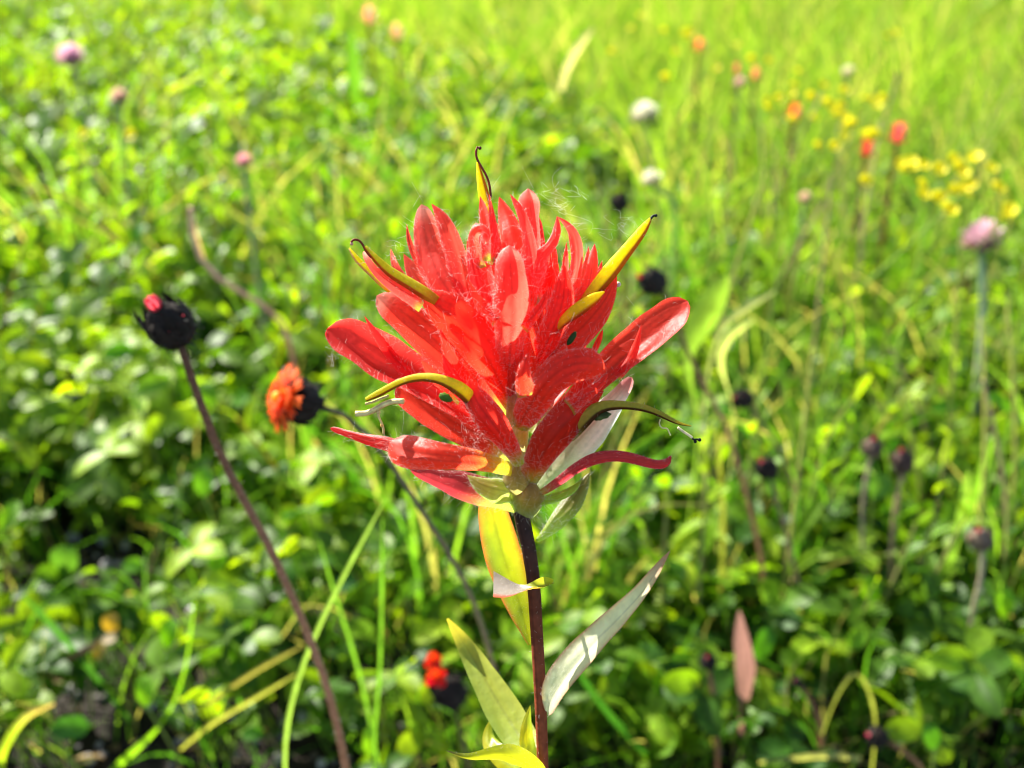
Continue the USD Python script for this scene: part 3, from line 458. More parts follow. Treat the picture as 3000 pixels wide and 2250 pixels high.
hawkweed('black bud with two pink tips lying at the bottom edge', (1895, 1592), (1858, 1582), 21, [(1930, 1610), (1990, 1660)], .285, seed=10, hair=0, tipcol=(.6, .12, .17))
hawkweed('tiny dark bud with a pink tip among the lower right leaves', (1722, 1474), (1710, 1464), 11, [(1735, 1490), (1770, 1560)], .30, seed=11, hair=0, tips=1)
hawkweed('brownish bud head on a curved grey stem at the far right', (2118, 1165), (2110, 1130), 24, [(2122, 1220), (2100, 1330), (2112, 1450), (2140, 1600)], .33, seed=12, dark=np.array([.11, .08, .055]), cols=[(.34, .28, .2), (.3, .24, .14), (.24, .2, .1), (.2, .18, .06)])
# orange open hawkweed facing left
y = .225; c = at_y(652, 868, y); k = S3 * TH / 1500 * ((c - CAM) @ FWD); tip = at_y(572, 852, y - .0045); ax = norm(tip - c); rad = 48 * k
pth = [at_y(a, b, y) for a, b in [(722, 885), (790, 935), (862, 1030), (935, 1140), (1005, 1260), (1050, 1380), (1080, 1500), (1100, 1659)]]; end = down(pth[-1])
T_ = thing('orange_hawkweed', 'bright orange hawkweed flower facing left beside the red flower', 'wildflower', end)
stalk(T_, [c - ax * rad * .5] + pth + [pth[-1] * .5 + end * .5, end], .00055, .0007, [(.08, .07, .04), (.22, .17, .08), (.34, .16, .07), (.34, .16, .07)], hair=160, seed=31)
hawk_head(T_, c, ax, rad * .95, (.5, .12, .16), 2, 32, ln=1.0)
x = norm(np.cross(ax, [0, 0, 1])); yv = np.cross(x, ax)
fc = c + ax * rad * .98
for ring, (n, L, tilt, up) in enumerate([(11, 66, .02, 0), (9, 48, .16, 6), (7, 28, .4, 11)]):
    for j in range(n):
        a = j * 2 * PI / n + ring * .3 + R.normal(0, .06); o = np.cos(a) * x + np.sin(a) * yv; d = norm(o + ax * tilt); b0 = fc + ax * up * k; L_ = L * k * R.uniform(.88, 1.08)
        OR = np.array([.90, .095, .004]); OY = np.array([.92, .50, .01])
        def pc(s, t, nz, OR=OR, OY=OY): return lerp(OR, OY, sstep(s, .5, .9))
        P = [b0 + d * L_ - ax * L_ * .10, b0 + d * L_ * .6, b0 + o * 5 * k]
        m = ribbon(P, np.array([12.5, 11, 4]) * k, ax, pc, 9, 5, .15, seed=j + ring * 20, rough=.05, round_tip=False, edge=.2)
        # five-toothed end
        v = m[0].copy(); v[[0, 2, 4]] += d * 8 * k; v[[1, 3]] -= d * 4 * k
        part(T_, 'petal', (v, m[1], m[2]), 'petal')
part(T_, 'flower_centre', blob(fc + ax * 15 * k, np.array([12, 12, 8]) * k, ax, (.85, .5, .02), 3), 'petal')
# small half-open red one near the bottom
y = .29; c = at_y(968, 1490, y); k = S3 * TH / 1500 * ((c - CAM) @ FWD); tip = at_y(942, 1452, y - .004)
T_ = hawkweed('half open scarlet hawkweed on a black bud near the bottom edge', (972, 1495), (945, 1455), 34, [(985, 1540), (1000, 1600), (1012, 1659)], y, seed=41, hair=0, tips=1, tipcol=(.55, .02, .01), cat='wildflower', ln=1.3, cols=[(.03, .02, .012), (.1, .07, .04), (.2, .1, .05), (.2, .1, .05)])
for (px, py, w, h) in [(938, 1427, 21, 17), (944, 1462, 27, 24)]:
    pc_ = at_y(px, py, y - .008); ax = norm(tip - c)
    for j in range(7):
        a = j * 2 * PI / 7; d = norm(np.cos(a) * RIGHT + np.sin(a) * UPV * h / w - FWD * .5)
        m = ribbon([pc_ + d * w * k * (.8 + .5 * ((j * 7) % 5) / 5), pc_ + d * w * .6 * k, pc_ + FWD * 4 * k], np.array([8, 8, 3]) * k, -FWD, lambda s, t, nz: lerp(np.array([.75, .02, .008]), np.array([.8, .14, .01]), sstep(s, .5, 1)), 8, 5, .2, seed=j)
        part(T_, 'petal', m, 'petal')

# ---------------------------------------------------------------- clovers
LEAFG = np.array([.066, .172, .010]); LIME = np.array([.215, .355, .007])
def oval_leaf(base, d, nrm, L, W, col, fold=.25, seed=0, nu=8, nv=5, mark=False, pointed=False):
    d = norm(d); P = [base + d * L - norm(nrm) * L * .12, base + d * L * .7, base + d * L * .35 + norm(nrm) * L * .03, base]
    def cf(s, t, nz):
        c_ = np.broadcast_to(col, s.shape + (3,)) * (1 - .18 * np.exp(-(t / .15) ** 2))[..., None]
        if mark: c_ = lerp(c_, c_ * 1.8 + .02, np.exp(-((s - .5 - .25 * np.abs(t)) / .08) ** 2) * .5)
        return c_
    return ribbon(P, np.array([.25 if not pointed else .02, .92, .9, .12]) * W / 2, nrm, cf, nu, nv, -.05, keel=-fold, seed=seed, rough=.04, round_tip=not pointed)
def clover(label, pos, rpx, path, col, cat='clover', leaves=True, seed=0, group=None, cols=None, stemr=.0011):
    r_ = np.random.default_rng(seed); k = S3 * TH / 1500 * ((pos - CAM) @ FWD); rad = rpx * k
    end = down(path[-1]); t = thing('clover_flower', label, cat, end, group)
    stalk(t, [pos - [0, 0, rad * .3]] + path + [end], stemr, stemr, cols or [(.2, .25, .12), (.28, .26, .14), (.2, .22, .06)], seed=seed)
    fl = []
    for j in range(90):
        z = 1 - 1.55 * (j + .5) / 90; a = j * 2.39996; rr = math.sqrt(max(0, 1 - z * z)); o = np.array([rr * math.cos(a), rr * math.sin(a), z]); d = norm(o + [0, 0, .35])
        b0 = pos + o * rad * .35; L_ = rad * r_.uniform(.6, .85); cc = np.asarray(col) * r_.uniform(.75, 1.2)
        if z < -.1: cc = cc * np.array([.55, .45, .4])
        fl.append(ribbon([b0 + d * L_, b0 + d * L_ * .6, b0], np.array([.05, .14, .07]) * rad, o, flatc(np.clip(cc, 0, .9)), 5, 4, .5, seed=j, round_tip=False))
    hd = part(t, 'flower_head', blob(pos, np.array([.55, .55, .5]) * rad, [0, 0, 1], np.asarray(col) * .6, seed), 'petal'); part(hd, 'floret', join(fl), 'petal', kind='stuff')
    if leaves:
        for j in range(3):
            a = j * 2.1 + r_.uniform(0, 1); d = np.array([math.cos(a), math.sin(a), .15])
            part(t, 'leaf', oval_leaf(pos - [0, 0, rad * .75], d, np.array([0, 0, 1.]), rad * 1.9, rad * .9, LEAFG * r_.uniform(.9, 1.6), seed=j), 'herb_leaf')
    return t
PINK = (.76, .46, .64); MAUVE = (.68, .45, .56); WHITE = (.80, .76, .68)
yy = .80; clover('pink clover head on a long stem in the upper left corner', at_y(152, 126, yy), 31, [at_y(178, 200, yy), at_y(190, 300, yy), at_y(205, 400, yy)], PINK, seed=1, leaves=False)
yy = .72; clover('pale faded pink clover low right of the upper left clover', at_y(257, 212, yy), 20, [at_y(262, 260, yy), at_y(268, 350, yy)], (.62, .42, .36), seed=2)
yy = .58; clover('tiny pink clover above the left yellow beak of the flower', at_y(527, 350, yy), 18, [at_y(530, 390, yy), at_y(535, 440, yy)], (.8, .4, .5), seed=3)
yy = .52; clover('mauve clover on a stout pale stem at the right edge', at_y(2120, 522, yy), 44, [at_y(2122, 600, yy), at_y(2118, 740, yy), at_y(2108, 840, yy), at_y(2090, 1000, yy), at_y(2055, 1230, yy)], MAUVE, seed=4, cols=[(.2, .3, .2), (.35, .36, .22), (.4, .38, .24), (.3, .3, .1)], stemr=.0016)
yy = .80; clover('white clover head above and right of the red flower', at_y(1392, 250, yy), 30, [at_y(1400, 300, yy), at_y(1410, 370, yy)], WHITE, seed=5)
yy = .62; clover('round white clover on a bright green stem right of the flower tip', at_y(1407, 390, yy), 23, [at_y(1448, 430, yy), at_y(1456, 520, yy), at_y(1452, 640, yy)], WHITE, seed=6, leaves=False, cols=[(.25, .4, .08), (.3, .45, .08), (.3, .45, .08)], stemr=.0017)
p_ = at_z(1831, 157, .16); clover('cream coloured clover standing alone in the far yellow flowers', p_, 14, [p_ - [0, 0, .03], p_ - [0, 0, .08]], (.8, .74, .55), seed=7, leaves=False)
p_ = at_z(1598, 180, .15); clover('pale pink clover among the far orange flowers', p_, 13, [p_ - [0, 0, .03], p_ - [0, 0, .08]], (.75, .5, .5), seed=8, leaves=False)
p_ = at_z(1738, 430, .12); clover('small cream and pink clover low at right', p_, 15, [p_ - [0, 0, .02], p_ - [0, 0, .06]], (.75, .55, .45), seed=9, leaves=False)

# ---------------------------------------------------------------- far paintbrushes and far orange hawkweeds
def far_brush(label, px, py, rpx, z, col, seed):
    r_ = np.random.default_rng(seed); p = at_z(px, py, z); k = S3 * TH / 1500 * ((p - CAM) @ FWD); rad = rpx * k
    end = down(p); t = thing('paintbrush_flower', label, 'wildflower', end)
    stalk(t, [p, p - [0, 0, .03], end], .0015, .0016, [(.12, .05, .02), (.14, .07, .02), (.12, .1, .02)])
    for j in range(16):
        a = j * 2.39996; hgt = j / 15; o = np.array([math.cos(a), math.sin(a), 0]); d = norm(o * (1.5 - .9 * hgt) + [0, 0, .7 + hgt * .6]); b0 = p + [0, 0, rad * (-.9 + .9 * hgt)]
        L_ = rad * r_.uniform(.95, 1.25)
        part(t, 'bract', ribbon([b0 + d * L_, b0 + d * L_ * .6, b0], np.array([.06, .24, .12]) * rad, o, redcol(.2, np.asarray(col) * r_.uniform(.8, 1.15)), 7, 5, .3, seed=j), 'red_bract')
far_brush('far red paintbrush head on the left of the pair at right', 1872, 318, 25, .15, (.62, .02, .02), 1)
far_brush('far red paintbrush head on the right of the pair at right', 1940, 288, 28, .16, (.66, .05, .045), 2)
far_brush('far orange red paintbrush just left of the yellow flower patch', 1716, 243, 25, .15, (.7, .10, .02), 3)
far_brush('far orange red flower nearest the top edge, right of centre', 1510, 98, 17, .16, (.7, .12, .04), 4)
far_brush('far orange flower right of the pale pink clover', 1632, 160, 17, .15, (.62, .16, .06), 5)
far_brush('far dull orange flower left of its brighter neighbour', 1592, 148, 15, .15, (.5, .14, .05), 6)
far_brush('far salmon coloured flower near the top edge, left of centre', 797, 32, 23, .17, (.75, .22, .12), 7)
far_brush('far salmon coloured flower just below the leftmost salmon one', 857, 68, 20, .16, (.7, .25, .12), 8)

# ---------------------------------------------------------------- yellow flowers: one built, the others reference it
YF = [(35,230),(355,295),(445,385),(560,400),(225,445),(745,465),(720,550),(712,612),(545,655),(545,705),(625,640),(830,630),(915,560),(1050,590),(930,670),(965,700),(1022,688),(1000,740),(1050,760),(1060,812),(1095,800),(1038,832),(1050,890),(1180,640),(1228,652),(1292,640),(1265,682),(710,778),(855,765),(1215,880),(1242,868),(1180,872),(1385,215),(1328,232),(870,950),(985,950),(1420,1060),(1480,1050),(1512,1080),(1562,1075),(1430,1102),(1185,1175),(1665,1100),(1755,1030),(1790,1080),(1822,1120),(1895,1025),(2000,1090),(1545,1200),(1560,1262),(1755,1235),(1830,1222),(1872,1200),(1822,1252),(2040,1220),(1725,1365),(2120,1370),(2088,1412),(1660,1282)]
YF = [(1474.7 + a * .3333, b * .3333) for a, b in YF] + [(737 + a * .3333, b * .3333) for a, b in [(1940,100),(1880,185),(2090,200),(2100,500),(1750,340),(2170,340)]] + [(30 + 460 * .33, 290), (285, 292), (2180, 455)]
LBL = 'small round yellow flower'
YS = None; YG = 'yellow flowers in the far grass'
def make_yellow():
    t = thing('yellow_flower', LBL, 'wildflower', (0, 0, 0), YG)
    stalk(t, [np.array([0, 0, 0]), np.array([.002, 0, -.05]), np.array([0, 0, -.12])], .0006, .0008, [(.2, .3, .04), (.15, .26, .03)])
    for j in range(5):
        a = j * 2 * PI / 5; o = np.array([math.cos(a), math.sin(a), 0])
        part(t, 'petal', ribbon([o * .0072 + [0, 0, .003], o * .0045 + [0, 0, .0016], o * .0008], [.0026, .0036, .001], np.array([0, 0, 1.]), flatc((.85, .74, .008)), 7, 5, -.25, seed=j), 'petal')
    part(t, 'flower_centre', blob([0, 0, .001], [.0014, .0014, .001], [0, 0, 1], (.7, .5, .02)), 'petal')
    return t
for i, (px, py) in enumerate(YF):
    z = .165 + .03 * R.random(); p = at_z(px, py, z); sc = .36 + .14 * R.random()
    if i == 0:
        YS = make_yellow(); w_ = near(p, YLAND); data(stage.GetPrimAtPath(YS), LBL + ' by ' + w_, None, YG + ' by ' + w_); x = UsdGeom.Xformable(stage.GetPrimAtPath(YS)); x.GetOrderedXformOps()[0].Set(Gf.Vec3d(*map(float, p))); x.AddRotateXYZOp().Set(Gf.Vec3f(38, 0, 0)); continue
    t = numbered('/World', 'yellow_flower'); x = UsdGeom.Xform.Define(stage, t); x.GetPrim().GetReferences().AddInternalReference(YS)
    x.ClearXformOpOrder(); x.AddTranslateOp(opSuffix='own').Set(Gf.Vec3d(*map(float, p))); x.AddRotateXYZOp(opSuffix='own').Set(Gf.Vec3f(float(30 + 25 * R.random()), float(R.normal(0, 12)), float(R.normal(0, 20)))); x.AddScaleOp(opSuffix='own').Set(Gf.Vec3f(sc, sc, sc))
    x.GetPrim().SetInstanceable(True); w_ = near(p, YLAND); data(x.GetPrim(), LBL + ' by ' + w_, 'wildflower', YG + ' by ' + w_)

# ---------------------------------------------------------------- single blades, stalks and leaves that stand out
def blade(name, label, cat, pts, hw, col, y, mat='grass', dy=0.0, roll=15, tip=None, toground=True, round_tip=False, keel=.2, extra=()):
    P = [at_y(a, b, y + dy * k) for k, (a, b) in enumerate(pts)]; k = S3 * TH / 1500 * ((P[len(P) // 2] - CAM) @ FWD)
    end = down(P[-1]); t = thing(name, label, cat, end)
    w = [h * k for h in hw]
    if toground and end[2] < P[-1][2] - .012: P += [P[-1] * .5 + end * .5, end]; w += [w[-1] * .9, w[-1] * .7]
    def cf(s, t_, nz):
        c_ = np.broadcast_to(np.asarray(col, float), s.shape + (3,)) * (1 + .5 * nz)[..., None] * (1 - .15 * np.exp(-(t_ / .12) ** 2))[..., None]
        return lerp(c_, tip, 1 - sstep(s, 0, .35)) if tip is not None else c_
    part(t, 'blade' if cat in ('grass', 'dry grass') else 'leaf_blade', ribbon(P, w, -FWD, cf, 26, 5, .1, roll, 20, .04, int(pts[0][0]), round_tip, keel), mat)
    return t
GB = (.13, .28, .03)
blade('tall_grass', 'long light green grass blade crossing the brown hawkweed stem', 'grass', [(832, 1078), (768, 1195), (700, 1330), (645, 1465), (615, 1659)], [1, 4, 5, 5, 4], (.20, .32, .08), .24)
blade('tall_grass', 'thin upright grass blade right of the hawkweed stem', 'grass', [(826, 1120), (824, 1300), (818, 1480), (808, 1659)], [1, 3.5, 3.5, 3.5], GB, .27)
blade('tall_grass', 'thin grass blade leaning right near the hawkweed stem', 'grass', [(690, 1170), (722, 1280), (760, 1400), (800, 1560)], [1, 3, 3.5, 3.5], GB, .29)
blade('tall_grass', 'dark green grass blade slanting across the bare soil at lower left', 'grass', [(48, 1285), (110, 1350), (180, 1430), (252, 1520)], [2, 6, 6, 5], (.08, .2, .03), .33)
blade('dry_straw', 'tan straw lying above the bottom edge at lower left', 'dry grass', [(652, 1396), (570, 1440), (500, 1485), (415, 1545)], [2, 5, 5, 3], (.38, .30, .10), .30, toground=False)
blade('dry_straw', 'yellow green straw lying below the tan straw at lower left', 'dry grass', [(640, 1456), (540, 1515), (450, 1570), (390, 1620)], [2, 5, 5, 3], (.34, .35, .08), .29, toground=False)
blade('dry_straw', 'brown dry twig lying across the soil at lower left', 'dry grass', [(255, 1365), (180, 1405), (110, 1450), (40, 1500)], [5, 6, 6, 4], (.22, .09, .06), .33, toground=False, mat='stem')
blade('tall_grass', 'yellow tipped grass blade bending in the lower left corner', 'grass', [(118, 1520), (60, 1545), (22, 1590), (0, 1659)], [2, 8, 9, 9], (.3, .42, .03), .29, tip=(.6, .42, .16))
blade('tall_grass', 'green grass stem rising from the leaves right of the brown leaf', 'grass', [(420, 1300), (350, 1560), (270, 1640), (240, 1680)], [2, 4, 8, 8], (.22, .42, .02), .30)
blade('dry_straw', 'pale tan dry blade curving in the blurred grass above the flower', 'dry grass', [(1280, 62), (1245, 108), (1225, 150), (1212, 196)], [4, 8, 8, 5], (.66, .54, .40), .85, toground=False)
t_ = [(412, 448), (418, 520), (445, 575), (505, 622), (570, 660), (610, 698), (628, 752)]
P = [at_y(a, b, .42) for a, b in t_]; e = at_y(645, 924, .60); e[2] = ground_z(e[0], e[1]) - .004; T_ = thing('dry_stalk', 'curved reddish dry stalk with a pale tip left of the flower', 'dry stalk', e)
k = S3 * TH / 1500 * .43
stalk(T_, P + [P[-1] * .5 + e * .5, e], 6 * k, 5 * k, [(.62, .36, .24), (.56, .20, .11), (.50, .14, .07), (.42, .12, .06)])
part(T_, 'dry_tip', ribbon([P[0], P[0] * .4 + P[1] * .6, P[1] * .3 + P[2] * .7], np.array([4, 7, 5.5]) * k, -FWD, flatc((.62, .40, .28)), 12, 5, .3, seed=3), 'grass')
blade('lance_leaved_plant', 'broad yellow green lance leaf right of the flower', 'leaf', [(1572, 592), (1545, 640), (1515, 700), (1492, 745), (1500, 860)], [4, 28, 32, 16, 2.5], (.15, .25, .04), .40, mat='grass', roll=10)
blade('lance_leaved_plant', 'thin grey leaf pointing up right beside the lance leaf', 'leaf', [(1675, 628), (1620, 660), (1570, 695), (1540, 760)], [2, 7, 7, 1.5], (.35, .36, .22), .41, mat='grass')
blade('lance_leaved_plant', 'short pale folded leaf below the thin grey leaf', 'leaf', [(1628, 692), (1590, 712), (1562, 745), (1575, 850)], [3, 10, 10, 1.5], (.36, .40, .18), .40, mat='grass')
blade('lance_leaved_plant', 'pink tinged pointed leaf standing at lower right', 'leaf', [(1597, 1318), (1604, 1390), (1612, 1450), (1606, 1530)], [1, 17, 22, 10], (.34, .17, .15), .31, mat='petal', roll=5)
blade('lance_leaved_plant', 'pale green pointed leaf lying right of the dark bud', 'leaf', [(1645, 1000 - 0), (1680, 920), (1690, 950)], [2, 10, 6], (.3, .42, .12), .42, mat='herb_leaf') if False else None
blade('tall_grass', 'tall olive stalk standing behind the right of the flower', 'grass', [(1548, 930), (1560, 1080), (1558, 1260), (1556, 1440)], [4, 4.5, 5, 5], (.19, .19, .04), .36)
blade('tall_grass', 'bright green blade slanting at the lower right edge', 'grass', [(2092, 1010), (2075, 1130), (2050, 1230), (2030, 1320)], [4, 11, 11, 8], (.19, .31, .05), .38)
blade('tall_grass', 'bright green blade leaning right at the right edge', 'grass', [(2148, 940), (2115, 1040), (2080, 1150), (2050, 1260)], [4, 12, 12, 8], (.15, .28, .03), .40)
blade('dry_straw', 'pale straw lying flat along the bottom edge at right', 'dry grass', [(1860, 1640), (1790, 1634), (1710, 1640), (1640, 1648)], [5, 8, 7, 4], (.5, .46, .2), .282, toground=False)
blade('dry_straw', 'bent yellow straw arching low at the right', 'dry grass', [(1775, 1590), (1800, 1520), (1850, 1455), (1880, 1500), (1890, 1600)], [2, 3, 4, 4, 3], (.26, .27, .07), .288)
blade('tall_grass', 'dark green stem slanting down right below the flower', 'grass', [(1230, 1420), (1290, 1510), (1370, 1600), (1420, 1659)], [5, 6, 7, 7], (.06, .17, .02), .30)
blade('tall_grass', 'broad bright blade standing in the blurred leaves above the flower', 'grass', [(755, 60), (760, 110), (765, 160), (770, 215)], [2, 11, 15, 9], (.10, .22, .02), .85, toground=False)
for q in [(2130, 60, 'grey')]: pass
# oval leaves that stand out, each on its own leaf stalk
OL = [(365,1368,40,62,0,.9),(312,1492,36,62,-10,.9),(470,1212,44,58,20,.85),(285,1222,50,34,75,.5),(140,1208,60,70,0,.1),(150,1572,75,52,88,.15),(505,1410,50,60,40,.15),(395,1420,44,46,60,.12),
      (20,1115,38,70,20,.8),(455,700,1,1,0,0),(890,1270,36,50,30,.7),(240,1345,40,44,0,-1),(235,1380,34,26,70,-2),(215,1405,28,36,10,-1),(700,1210,52,30,80,.2),(620,1235,40,50,-30,.15),(545,1585,44,30,80,.55),
      (800,1600,34,60,0,.8),(745,1260,50,40,60,.1),(560,640,46,80,10,.35),(590,830,60,44,70,.9),(520,860,46,40,60,.8),(330,830,80,44,65,.35),(255,760,60,40,70,.6),(450,850,40,60,-20,.6),(440,1040,44,60,0,.5),
      (1690,985,30,66,-60,.45),(1660,940,40,66,-60,.4),(2040,880,30,58,80,.6),(2160,870,36,60,-50,.7),(1900,1050,50,60,30,.1),(1790,1120,40,50,80,.1),(1580,1060,30,70,10,.7),(1880,1270,40,60,0,.75),(1850,1380,50,40,40,.6),
      (2010,1590,40,60,-20,.4),(2170,1300,40,70,0,.6),(1650,1390,40,80,15,.4),(1990,1170,30,50,10,.3),(705,200,60,34,78,.6),(880,300,70,34,70,.5),(700,330,40,60,10,.7),(300,500,40,40,20,.6)]
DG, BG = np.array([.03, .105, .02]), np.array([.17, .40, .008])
for i, (px, py, w, h, ang, br) in enumerate(OL):
    if w < 5: continue
    z = {True: .055}.get(py > 1100, .05 + .05 * R.random()); y0 = None
    p = at_z(px, py, z if py > 560 else .10); k = S3 * TH / 1500 * ((p - CAM) @ FWD)
    a = math.radians(ang); d = RIGHT * math.sin(a) + UPV * math.cos(a) * .95 - FWD * R.uniform(-.35, .25); L_ = max(w, h) * k * 1.05; W_ = min(w, h) * k * 1.05
    nr = norm(-FWD * .8 + np.array([0, 0, .5]) + R.normal(0, .15, 3)); base = p - norm(d) * L_ * .5
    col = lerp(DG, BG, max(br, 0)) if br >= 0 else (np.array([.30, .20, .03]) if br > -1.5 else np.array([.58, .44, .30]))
    e = down(base + [0, .01, 0]); word = 'brown' if br == -1 else 'tan' if br == -2 else 'bright' if br > .55 else 'dark' if br < .2 else 'mid green'
    where = ('lower left' if px < 700 else 'lower right') if py > 1100 else ('left' if px < 1000 else 'right') if py > 500 else 'upper left'
    t = thing('leafy_seedling', {'bright': 'bright lime green', 'dark': 'dark blue green', 'mid green': 'mid green', 'brown': 'withered yellow brown', 'tan': 'dry tan curled'}[word] + ' oval leaf near ' + near(p), 'leaf', e, word + ' oval leaves near ' + near(p))
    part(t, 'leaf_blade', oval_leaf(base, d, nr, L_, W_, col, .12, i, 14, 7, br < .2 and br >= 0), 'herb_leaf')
    stalk(t, [base, base * .5 + e * .5 + [.002, 0, 0], e], .0004, .0005, [(.2, .3, .05), (.2, .14, .05)], name='leaf_stalk')
# pale stones showing on the bare soil
for i, (px, py, rr) in enumerate([(45, 905, 20), (100, 880, 14), (345, 1165, 18), (155, 1142, 15), (222, 1158, 14), (230, 1215, 12), (135, 1345, 14), (165, 1340, 10), (168, 1452, 15), (905, 1225, 20), (895, 1250, 16), (350, 1080, 12), (60, 1420, 14), (420, 1330, 16), (2040, 1090, 14), (2080, 1230, 13)]):
    p = at_z(px, py, .006); p[2] = ground_z(p[0], p[1]) + .003; k = S3 * TH / 1500 * ((p - CAM) @ FWD)
    m = blob(p, np.array([1, .8, .6]) * rr * k, [R.normal(0, .3), R.normal(0, .3), 1], np.array([.42, .42, .42]) * R.uniform(.6, 1.1), 50 + i, .35, 2)
    pt = numbered('/World', 'pebble'); mm = usdkit.mesh(stage, pt, (m[0], m[1]), M['stone'], smooth=True); tintvar(mm, m[2])
    data(mm.GetPrim(), 'small pale grey pebble on dark soil between the leaves at ' + ('left' if px < 1000 else 'right'), 'pebble', 'pebbles on the bare soil at ' + ('left' if px < 1000 else 'right'))

# ---------------------------------------------------------------- ground cover: plant kinds
def make_clover_plant(seed):
    r_ = np.random.default_rng(seed); leaves, stems = [], []
    n = r_.integers(3, 6); 
    for i in range(n):
        a = r_.uniform(0, 6.28); H = r_.uniform(.025, .075); o = np.array([math.cos(a), math.sin(a), 0]); top = o * r_.uniform(.006, .026) + [0, 0, H]
        stems.append(tube([np.zeros(3), top * .5 + o * .004, top], [.0006, .0005, .0004], flatc((.14, .22, .05)), 6, 4, close=False))
        tilt = norm(np.array([0, 0, 1.]) + r_.normal(0, .45, 3)); x = norm(np.cross(tilt, o + [.01, 0, .2])); y_ = np.cross(tilt, x)
        size = r_.uniform(.010, .019); col = lerp(LEAFG * .7, LIME, r_.random() ** 1.6 * .9)
        for j in range(3):
            b = j * 2.094 + r_.normal(0, .15); d = np.cos(b) * x + np.sin(b) * y_
            leaves.append(oval_leaf(top, d, norm(tilt + r_.normal(0, .2, 3)), size, size * .68, col * r_.uniform(.85, 1.15), r_.uniform(.05, .35), seed * 50 + i * 3 + j, 6, 5, True))
    return leaves, stems
def make_herb_plant(seed):
    r_ = np.random.default_rng(seed); leaves, stems = [], []
    H = r_.uniform(.05, .11); lean = r_.normal(0, .02, 2); top = np.array([lean[0], lean[1], H])
    stems.append(tube([np.zeros(3), top * .5 + [.002, 0, 0], top], [.0009, .0008, .0005], flatc((.2, .2, .06)), 7, 5, close=False))
    n = r_.integers(7, 12)
    for i in range(n):
        u_ = .15 + .85 * i / (n - 1); a = i * 2.4 + r_.normal(0, .3); o = np.array([math.cos(a), math.sin(a), r_.uniform(.3, 1.7)]); base = top * u_
        L_ = r_.uniform(.014, .028) * (1.15 - .5 * u_); nr = norm(np.array([0, 0, 1.]) - o * .3 + r_.normal(0, .3, 3))
        leaves.append(oval_leaf(base, o, nr, L_, L_ * r_.uniform(.2, .4), lerp(LEAFG, LIME, r_.random() ** 1.2) * r_.uniform(.85, 1.2), r_.uniform(.1, .4), seed * 50 + i, 7, 5, False, True))
    return leaves, stems
def make_tuft(seed, H0, H1, n, w, spread, c0, c1, nu=7):
    r_ = np.random.default_rng(seed); bl = []
    for i in range(n):
        a = r_.uniform(0, 6.28); o = np.array([math.cos(a), math.sin(a), 0]); H = r_.uniform(H0, H1); b0 = o * r_.uniform(0, spread) ; lean = r_.uniform(.05, .45) * H; az = r_.uniform(0, 6.28); lo = np.array([math.cos(az), math.sin(az), 0])
        P = [b0 + lo * lean * 1.5 + [0, 0, H * .93], b0 + lo * lean * .6 + [0, 0, H * .7], b0 + lo * lean * .15 + [0, 0, H * .35], b0]
        col = lerp(np.asarray(c0), np.asarray(c1), r_.random()); 
        if r_.random() < .18: col = np.array([.42, .36, .14])
        bl.append(ribbon(P, np.array([.02, .6, 1, .8]) * w * r_.uniform(.6, 1.2), np.array([math.cos(az + 1.5), math.sin(az + 1.5), .2]), flatc(col), nu, 3, 0, seed=seed * 40 + i, rough=0, round_tip=False, keel=.3))
    return bl
GN = 'low plants of the ground cover'
frus = lambda x, y, m=.08: abs(x) < (y * math.cos(PITCH) + .13) * TH + m
# the plants nearest the camera stand singly
VAR = []
clsrc = UsdGeom.Scope.Define(stage, '/World/Looks/kinds')      # nothing is drawn from here
def plant_thing(kind, seed, p, rz, sc, label, cat, group, first):
    w_ = near(p + np.array([0, 0, .04])); label += ' near ' + w_; group += ', near ' + w_
    if first is None:
        t = thing(kind, label, cat, (0, 0, 0), group)
        if kind == 'grass_tuft':
            for b in make_tuft(seed, .04, .12, 12, .0009, .010, (.06, .20, .012), (.17, .31, .03), 8): part(t, 'blade', b, 'grass')
        else:
            L_, S_ = (make_clover_plant if kind == 'clover_plant' else make_herb_plant)(seed)
            for b in S_: part(t, 'stem', b, 'stem')
            for b in L_: part(t, 'leaf', b, 'herb_leaf')
        x = UsdGeom.Xformable(stage.GetPrimAtPath(t)); x.ClearXformOpOrder()
    else:
        t = numbered('/World', kind); x = UsdGeom.Xform.Define(stage, t); x.GetPrim().GetReferences().AddInternalReference(first); x.GetPrim().SetInstanceable(True); data(x.GetPrim(), label, cat, group); x = UsdGeom.Xformable(x.GetPrim()); x.ClearXformOpOrder()
    x.AddTranslateOp(opSuffix='own').Set(Gf.Vec3d(*map(float, p))); x.AddRotateZOp(opSuffix='own').Set(float(rz)); x.AddScaleOp(opSuffix='own').Set(Gf.Vec3f(float(sc), float(sc), float(sc)))
    return t
def soil_gap(x, y):                                    # bare patches at the near left, thinner growth near the camera
    n = meshkit.fbm(np.array([x * 7, y * 7, 2.2]), 3, 11)
    lim = .63 if (x < -.02 and y < .46) else .95
    return n > lim
firsts = {}
def scatter_near(kind, n, yr, xr, variants, sc, label, cat, group, seed, gap=True):
    r_ = np.random.default_rng(seed); k = 0; tries = 0
    while k < n and tries < n * 40:
        tries += 1
        y = r_.uniform(*yr); x = r_.uniform(*xr)
        if not frus(x, y) or (gap and soil_gap(x, y)) or (abs(x - foot[0]) < .03 and y < .24): continue
        if y < .27 and abs(x) < .08: continue
        v_ = int(r_.integers(variants)); key = (kind, v_)
        t = plant_thing(kind, seed * 10 + v_, np.array([x, y, float(ground_z(x, y)) - .002]), r_.uniform(0, 360), r_.uniform(*sc), label, cat, group, firsts.get(key))
        firsts.setdefault(key, t); k += 1
